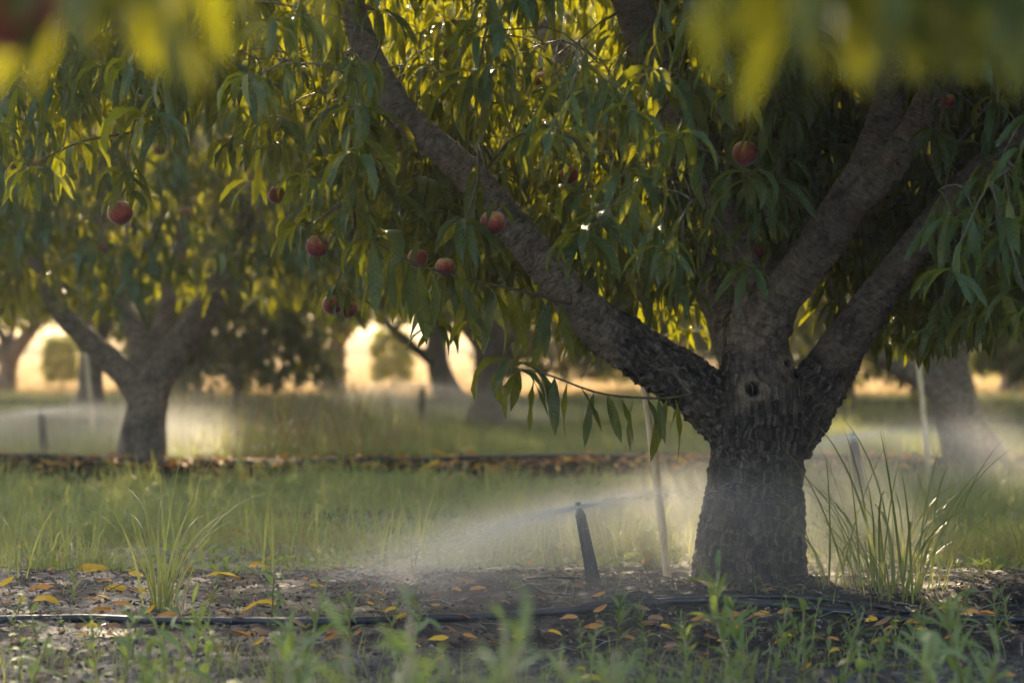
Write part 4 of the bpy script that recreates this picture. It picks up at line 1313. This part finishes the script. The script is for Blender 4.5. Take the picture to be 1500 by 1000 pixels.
# grass tufts, blade by blade
def tuft(px, py, blades, height, spread, label, seed, w=.018, lean=0.0, soft=1.0):
    b = on_ground(px, py)
    t = thing('grass_tuft', b, label, 'grass tuft', 'tall grass tufts on the soil strip')
    rr = random.Random(seed)
    var = []
    for k in range(8):
        bend = [22, 50, 85, 115, 140, 160, 60, 100][k] * soft
        tv, tq, ta = blade_template(bend, w, 9, rr.uniform(76, 88), rr.uniform(-.08, .08))
        ta[:, 2] = rr.random()
        var.append(mesh_np('blade', tv, tq, None, [M_GRASS], True, {'luv': ta}))
    for k in range(blades):
        o = link('blade', var[rr.randrange(8)], t)
        x, y = rr.gauss(0, spread), rr.gauss(0, spread * .7)
        o.location = (x, y, gz(b[0] + x, b[1] + y) - b[2] - .01)
        yaw = math.atan2(y, x) + rr.uniform(-.9, .9)
        h = height * rr.uniform(.6, 1.45)
        o.rotation_euler = (rr.uniform(-.1, .1), lean + rr.uniform(-.12, .12), yaw)
        o.scale = (h, h * rr.uniform(.6, 1.2) * (.36 / height) ** .3, h)
    return t
tuft(235, 893, 44, .36, .026, 'tall slender grass tuft by itself among yellow fallen leaves', 1, .020, 0.0, .62)
tuft(1322, 872, 64, .46, .085, 'large arching grass clump right of the main trunk', 2, .016)
tuft(1285, 862, 30, .40, .05, 'upright grass clump between the main trunk and the large arching clump', 3, .017, 0.0, .7)
tuft(1215, 858, 10, .36, .02, 'few bent grass blades right at the foot of the main trunk', 4, .02)
tuft(606, 850, 4, .28, .012, 'thin grass sprig with a bowed blade in the mist left of the green sprinkler', 5, .024)
tuft(20, 850, 7, .30, .03, 'sparse grass tuft with one long arching blade left of the lone slender tuft', 6, .018)
tuft(1440, 850, 8, .2, .05, 'short spread-out grass tuft right of the large arching clump', 7, .02)
tuft(1130, 873, 6, .13, .03, 'tiny grass tuft against the front of the trunk foot', 8, .02)
for k, (px, py, h) in enumerate(((95, 815, .22), (270, 800, .17), (330, 700, .2), (70, 830, .2), (395, 790, .15), (1460, 800, .18))):
    tuft(px, py, 7, h, .03, 'green grass tuft standing out of the alley grass', 20 + k, .02)['group'] = 'grass tufts in the alley'

MARKS = [(20, 'the sparse arching tuft'), (235, 'the lone slender tuft'), (398, 'the large-leaved seedling'), (480, 'the small pipe-side seedling'), (606, 'the bowed grass sprig'), (770, 'the looped feeder tube'), (868, 'the green sprinkler'), (976, 'the cream stake'), (1095, 'the main trunk'), (1215, 'the bent trunk-side blades'), (1322, 'the large arching clump'), (1440, 'the short spread-out tuft')]
def where(px, py):
    m = min(MARKS, key=lambda q: abs(q[0] - px))[1]
    k_ = int(np.argmin(np.abs(to_px(P_MAIN)[0] - px)))
    return ('in front of the pipe, nearest ' if py > to_px(P_MAIN)[1][k_] else 'behind the pipe, nearest ') + m

# small weeds with stems and leaves
def weed_meshes(seed, broad):
    rr = random.Random(seed)
    h = 1.0
    P = np.array([(0, 0, -.05), (.02, .01, .3), (.04 * rr.uniform(-1, 1), .03, .65), (.06 * rr.uniform(-1, 1), .0, 1.0)])
    g = Geo(); g.tube(curve_pts(P, 8), np.linspace(.022, .010, 8), 6)
    stem = g.mesh('stem', [M_SHOOT])
    S = curve_pts(P, 8)
    lv = []
    n = 10 if broad else 24
    for k in range(n):
        f = .18 + .82 * k / (n - 1)
        i = min(7, int(f * 7))
        lv.append((S[i], k * (math.pi / 2 if broad else 2.4) + (math.pi * (k % 2)) + rr.uniform(-.3, .3), rr.uniform(.75, 1.1) * (1.1 - .5 * abs(f - .5)), rr.randrange(4)))
    return stem, lv
LB = [mesh_np('leaf', tv, tq, None, [M_WEED], True, {'luv': ta}) for tv, tq, ta in [leaf_template(1, .44, 42, -8, 5, .3, 15), leaf_template(1, .5, 60, 10, 5, .3, -15), leaf_template(1, .40, 25, -35, 5, .2, 10), leaf_template(1, .55, 55, 25, 5, .3, 0)]]
LN = [mesh_np('leaf', tv, tq, None, [M_WEED], True, {'luv': ta}) for tv, tq, ta in [leaf_template(1, .20, 55, -10, 4, .2, 15), leaf_template(1, .22, 65, 20, 4, .2, -15), leaf_template(1, .18, 40, -25, 4, .2, 10), leaf_template(1, .24, 70, 40, 4, .2, 0)]]
WEEDS = [(weed_meshes(s, s % 2 == 0), s % 2 == 0) for s in range(6)]
def weed(p, h, kind, label, group, seed, lf=1.0):
    (stem, lv), broad = WEEDS[kind]
    t = thing('weed_plant', p, label, 'weed', group, random.Random(seed).uniform(0, 6.28))
    t.scale = (h, h, h)
    q_ = random.Random(seed + 1)
    h = h * q_.uniform(.6, 1.25) if lf == 1.0 else h
    t.scale = (h, h, h)
    t.rotation_euler.x = q_.uniform(-.38, .38)
    t.rotation_euler.y = q_.uniform(-.3, .3)
    link('stem', stem, t)
    for q, yw, s, v in lv:
        o = link('leaf', (LB if broad else LN)[v], t)
        o.location = q; o.rotation_euler = (0, 0, yw)
        f = (.42 * s if broad else .36 * s) * lf
        o.scale = (f, f, f)
    return t
weed(on_ground(398, 905), .115, 0, 'broad-leaved seedling with large paired leaves just behind the pipe', None, 1)
weed(on_ground(463, 908), .06, 2, 'small broad-leaved seedling right against the pipe', None, 2)
weed(on_ground(95, 925), .11, 4, 'broad-leaved seedling in front of the pipe below a folded yellow leaf', None, 3)
rr = random.Random(77)
spots = [(940, 945, .17, 1), (905, 950, .14, 3), (1110, 935, .12, 4), (1165, 930, .15, 0), (1195, 940, .12, 2), (1250, 950, .08, 2), (1330, 950, .17, 4), (1395, 920, .16, 1), (1415, 955, .17, 0), (1460, 950, .15, 5), (1480, 925, .14, 3), (1310, 965, .12, 4), (860, 965, .12, 5), (1060, 955, .1, 3), (1010, 965, .1, 5), (1210, 975, .13, 2), (1360, 975, .15, 0), (1280, 985, .12, 4), (20, 940, .1, 2), (60, 955, .12, 0), (150, 945, .1, 4), (285, 960, .13, 2), (190, 975, .14, 0), (330, 985, .12, 1), (430, 965, .1, 3), (520, 945, .14, 1), (620, 925, .12, 5), (25, 905, .1, 1), (105, 885, .12, 3), (300, 900, .12, 5), (350, 900, .1, 1), (555, 900, .1, 3), (560, 960, .13, 5)]
for k, (px, py, h, kd) in enumerate(spots):
    weed(on_ground(px + rr.uniform(-6, 6), py), h, kd, ('broad' if kd % 2 == 0 else 'narrow') + '-leaved weed ' + where(px, py), 'broad-leaved weeds by the pipe' if kd % 2 == 0 else 'narrow-leaved weeds by the pipe', k)
for k in range(60):
    Y = rr.uniform(4.2, 5.85); px = rr.choice([rr.uniform(0, 520), rr.uniform(850, 1500), rr.uniform(0, 1500)])
    X = (px - 750) * Y / FPX
    kd = rr.randrange(6)
    weed(np.array((X, Y, gz(X, Y))), rr.uniform(.11, .23), kd, 'soft blurred ' + ('broad' if kd % 2 == 0 else 'narrow') + '-leaved weed in line with ' + where(px, 2000).split('nearest ')[1], 'low blurred weeds in front', 100 + k)
for k, (px, py, Y) in enumerate(((660, 890, 3.5), (705, 868, 3.6), (745, 905, 3.3), (615, 925, 3.2), (800, 905, 3.4), (850, 925, 3.7), (690, 940, 3.0), (770, 945, 3.1), (560, 950, 3.4), (460, 965, 3.6), (640, 960, 2.9), (730, 935, 3.8))):
    top = at(px, py, Y); z0 = gz(top[0], Y)
    weed(np.array((top[0], Y, z0)), top[2] - z0, 1 + 2 * (k % 3), 'tall blurred pale weed in line with ' + where(px, 2000).split('nearest ')[1], 'tall blurred weeds in front', 200 + k, .62)

# ------------------------------------------------------------------ fallen leaves and soil litter
FT = [leaf_template(1, w, a, b, 7, f, tw_, .08, .05, sd, .6) for w, a, b, f, tw_, sd in ((.36, 30, -30, .5, 20, .14), (.38, 10, -8, .5, -25, -.22), (.40, 50, -45, .4, 15, .05), (.36, 5, 30, .8, 40, .22), (.34, 20, -5, 1.0, 50, -.25), (.42, 12, -14, .3, -20, .10))]
FM = {n: [mesh_np('fallen_leaf', tv, tq, None, [m], True, {'luv': ta}) for tv, tq, ta in FT] for n, m in (('yellow', M_YELLOW), ('orange', M_ORANGE), ('brown', M_BROWN))}
FL = {'yellow': ('yellow fallen leaf', 'yellow fallen leaves'), 'orange': ('orange fallen leaf', 'orange fallen leaves'), 'brown': ('dry brown fallen leaf', 'brown fallen leaves')}
nfl = 0
def fallen(px, py, lenpx, col, v=None, yaw=None, label=None):
    global nfl
    q = on_ground(px, py)
    s = lenpx * q[1] / FPX * (1.25 if col == 'yellow' else 1.1)
    v = rr.randrange(6) if v is None else v
    o = link('fallen_leaf', FM[col][v])
    yaw = rr.choice([0, math.pi]) + rr.uniform(-.6, .6) if yaw is None else yaw
    o.location = (q[0] - math.cos(yaw) * s * .45, q[1] - math.sin(yaw) * s * .45, q[2] + .006 + .05 * s)
    o.rotation_euler = ((1 if math.cos(yaw) > 0 else -1) * rr.uniform(.3, 1.15), rr.uniform(-.15, .15), yaw)
    o.scale = (s, s, s)
    tag(o, label or FL[col][0] + ' ' + where(px, py), 'leaf', FL[col][1])
    nfl += 1
for px, py, ln, v, yw, lab in ((128, 840, 60, 0, 3.0, 'long flat yellow leaf lying left of the lone slender grass tuft'), (168, 868, 34, 0, .5, 'yellow leaf with a raised curved edge beside the lone slender grass tuft'), (68, 888, 38, 2, .1, 'humped yellow leaf just behind the far end of the pipe'), (378, 836, 32, 2, .3, 'rounded yellow leaf lying behind the broad-leaved seedling'), (325, 857, 44, 1, .1, 'flat yellow leaf between the slender tuft and the seedling'), (205, 846, 26, 1, -.9, 'yellow leaf standing on edge against the lone slender tuft')):
    fallen(px, py, ln, 'yellow', v, yw, lab)
for px, py, ln in ((216, 904, 24), (118, 936, 18), (8, 864, 26), (542, 886, 14), (205, 870, 18), (365, 903, 30), (30, 886, 20), (975, 922, 18), (865, 998, 30), (1150, 935, 20), (1385, 896, 22), (1225, 960, 24), (1345, 925, 22), (250, 775, 12), (1300, 860, 16)):
    fallen(px, py, ln, 'yellow')
for px, py, ln in ((60, 865, 46), (30, 826, 30), (150, 897, 36), (135, 880, 26), (245, 906, 38), (380, 932, 36), (330, 905, 30), (450, 938, 22), (490, 928, 36), (525, 935, 24), (262, 892, 14), (310, 876, 16), (448, 852, 16), (380, 850, 16), (660, 930, 20), (1000, 938, 26), (985, 950, 28), (1005, 956, 30), (1035, 962, 12), (1040, 935, 18), (1075, 905, 30), (1110, 908, 24), (1150, 900, 30), (1140, 945, 18), (1290, 945, 30), (1305, 925, 24), (1400, 895, 30), (1415, 905, 20), (1480, 995, 26), (1245, 965, 20), (1360, 885, 18), (1180, 985, 20), (930, 930, 16), (880, 915, 18), (960, 912, 26), (1020, 912, 20), (735, 925, 20)):
    fallen(px, py, ln, rr.choice(['orange', 'orange', 'brown']))
while nfl < 190:
    px, py = rr.uniform(0, 1500), rr.choice([rr.uniform(822, 1000), rr.uniform(850, 950)])
    if py < 850 and px > 560: continue
    fallen(px, py, rr.uniform(10, 30) * (py - 490) / 400, rr.choices(['yellow', 'orange', 'brown'], [1, 3, 5])[0])

def litter(name, label, n, ylim, pick, mat, size, seed, accept=None):
    return tag(link(name, scatter_mesh(name, n, None, ylim, lambda x, y: size + 0 * x, FT, mat, accept, seed, zoff=.006)), label, 'leaf litter', kind='stuff')
strip = lambda x, y: np.exp(-((y - 14.75) / .35) ** 2) + .02
litter('orange_leaf_litter', 'orange leaves littering the soil strip under the forked tree', 900, (13.9, 15.9), None, M_ORANGE, .11, 31, strip)
litter('yellow_leaf_litter', 'yellow leaves littering the soil strip under the forked tree', 380, (13.9, 15.9), None, M_YELLOW, .11, 32, strip)
litter('brown_leaf_litter', 'brown leaves littering the soil strip under the forked tree', 900, (13.9, 16.2), None, M_BROWN, .10, 33, strip)
litter('alley_leaf_litter', 'a few dry leaves scattered through the alley grass', 260, (8.2, 14), None, M_ORANGE, .09, 34)
litter('dry_leaf_litter', 'small dry leaf scraps on the soil by the pipe', 900, (5.8, 8.2), None, M_BROWN, .028, 35, lambda x, y: np.clip(nz2(x, y, 3, 4) * 2 - .6, .1, 1))

g_ = np.random.default_rng(41)
n = 24000
y = g_.uniform(5.6, 8.5, n); x = g_.uniform(-1, 1, n) * (y * .24 + .1)
s = .0016 + .0065 * g_.random(n) ** 4
oct_ = np.array([(1, 0, 0), (-1, 0, 0), (0, 1, 0), (0, -1, 0), (0, 0, .8), (0, 0, -.8)], float)
V = oct_[None] * s[:, None, None] * g_.uniform(.5, 1.4, (n, 6, 1)) + g_.normal(0, .25, (n, 6, 3)) * s[:, None, None]
V += np.stack([x, y, ground_z(x, y) + s * .3], 1)[:, None]
tri = np.array([(0, 2, 4), (2, 1, 4), (1, 3, 4), (3, 0, 4), (2, 0, 5), (1, 2, 5), (3, 1, 5), (0, 3, 5)])
A = np.zeros((n, 6, 3)); A[:, :, 2] = np.clip(g_.normal(.38, .22, n), 0, 1)[:, None]; A[:, :, 1] = g_.random(n)[:, None]
tag(link('soil_crumbs', mesh_np('soil_crumbs', V.reshape(-1, 3), None, (tri[None] + (np.arange(n) * 6)[:, None, None]).reshape(-1, 3), [M_DEBRIS], False, {'luv': A.reshape(-1, 3)})), 'crumbs of dark soil along the strip under the main tree', 'soil', kind='stuff')
g = Geo()
for k in range(1500):
    y = rr.uniform(5.6, 8.4); x = rr.uniform(-1, 1) * (y * .24)
    a = rr.uniform(0, 6.28); l = rr.uniform(.015, .09); e = rr.uniform(-.1, .35)
    p = np.array((x, y, gz(x, y) + .004)); d = np.array((math.cos(a), math.sin(a), e))
    m = p + d * l * .5 + np.array((0, 0, rr.uniform(0, .12) * l))
    g.tube([p, m, p + d * l], rr.uniform(.0006, .0018), 4, False, (0, rr.random(), rr.uniform(.45, 1)))
tag(link('twig_litter', g.mesh('twig_litter', [M_DEBRIS])), 'dry twig and straw bits strewn on the soil', 'litter', kind='stuff')
#@@END@@

g_ = np.random.default_rng(51)
import bmesh
bm = bmesh.new(); bmesh.ops.create_icosphere(bm, subdivisions=1, radius=1.0)
iv = np.array([v.co[:] for v in bm.verts]); it = np.array([[v.index for v in f.verts] for f in bm.faces]); bm.free()
W = []
for k in range(420):
    px, py = g_.uniform(1040, 1500), g_.uniform(815, 935)
    if k > 300: px, py = g_.uniform(700, 1240), g_.uniform(860, 930)
    q = on_ground(px, py); rad = g_.uniform(.0012, .0030)
    W.append(iv * rad * np.array((1, 1, .7)) + q + np.array((0, 0, g_.choice([.003, .012, .03]))))
M_ = Mat('water_bead')
b_ = M_.bsdf((.9, .93, .95), .03, None, .8); b_.inputs['Transmission Weight'].default_value = .8; b_.inputs['IOR'].default_value = 1.33
tag(link('water_beads', mesh_np('water_beads', np.vstack(W), None, (it[None] + (np.arange(len(W)) * len(iv))[:, None, None]).reshape(-1, 3), [M_.done(b_)])), 'tiny water beads glinting on the wet soil by the trunk', 'water', kind='stuff')

# ------------------------------------------------------------------ damp air
M_ = Mat('haze')
pv = M_.n('VolumePrincipled')
pv.inputs['Color'].default_value = (0.96, 0.97, 1.0, 1)
pv.inputs['Density'].default_value = 0.0012
pv.inputs['Anisotropy'].default_value = 0.3
M_.l(pv.outputs[0], M_.out.inputs['Volume'])
hz = np.array([(x, y, z) for z in (-1.2, 30) for x, y in ((-75, -12), (75, -12), (75, 165), (-75, 165))], float)
hq = np.array([(3, 2, 1, 0), (4, 5, 6, 7), (0, 1, 5, 4), (1, 2, 6, 5), (2, 3, 7, 6), (3, 0, 4, 7)])
tag(link('haze', mesh_np('haze', hz, hq, None, [M_.m], False)), kind='stuff')
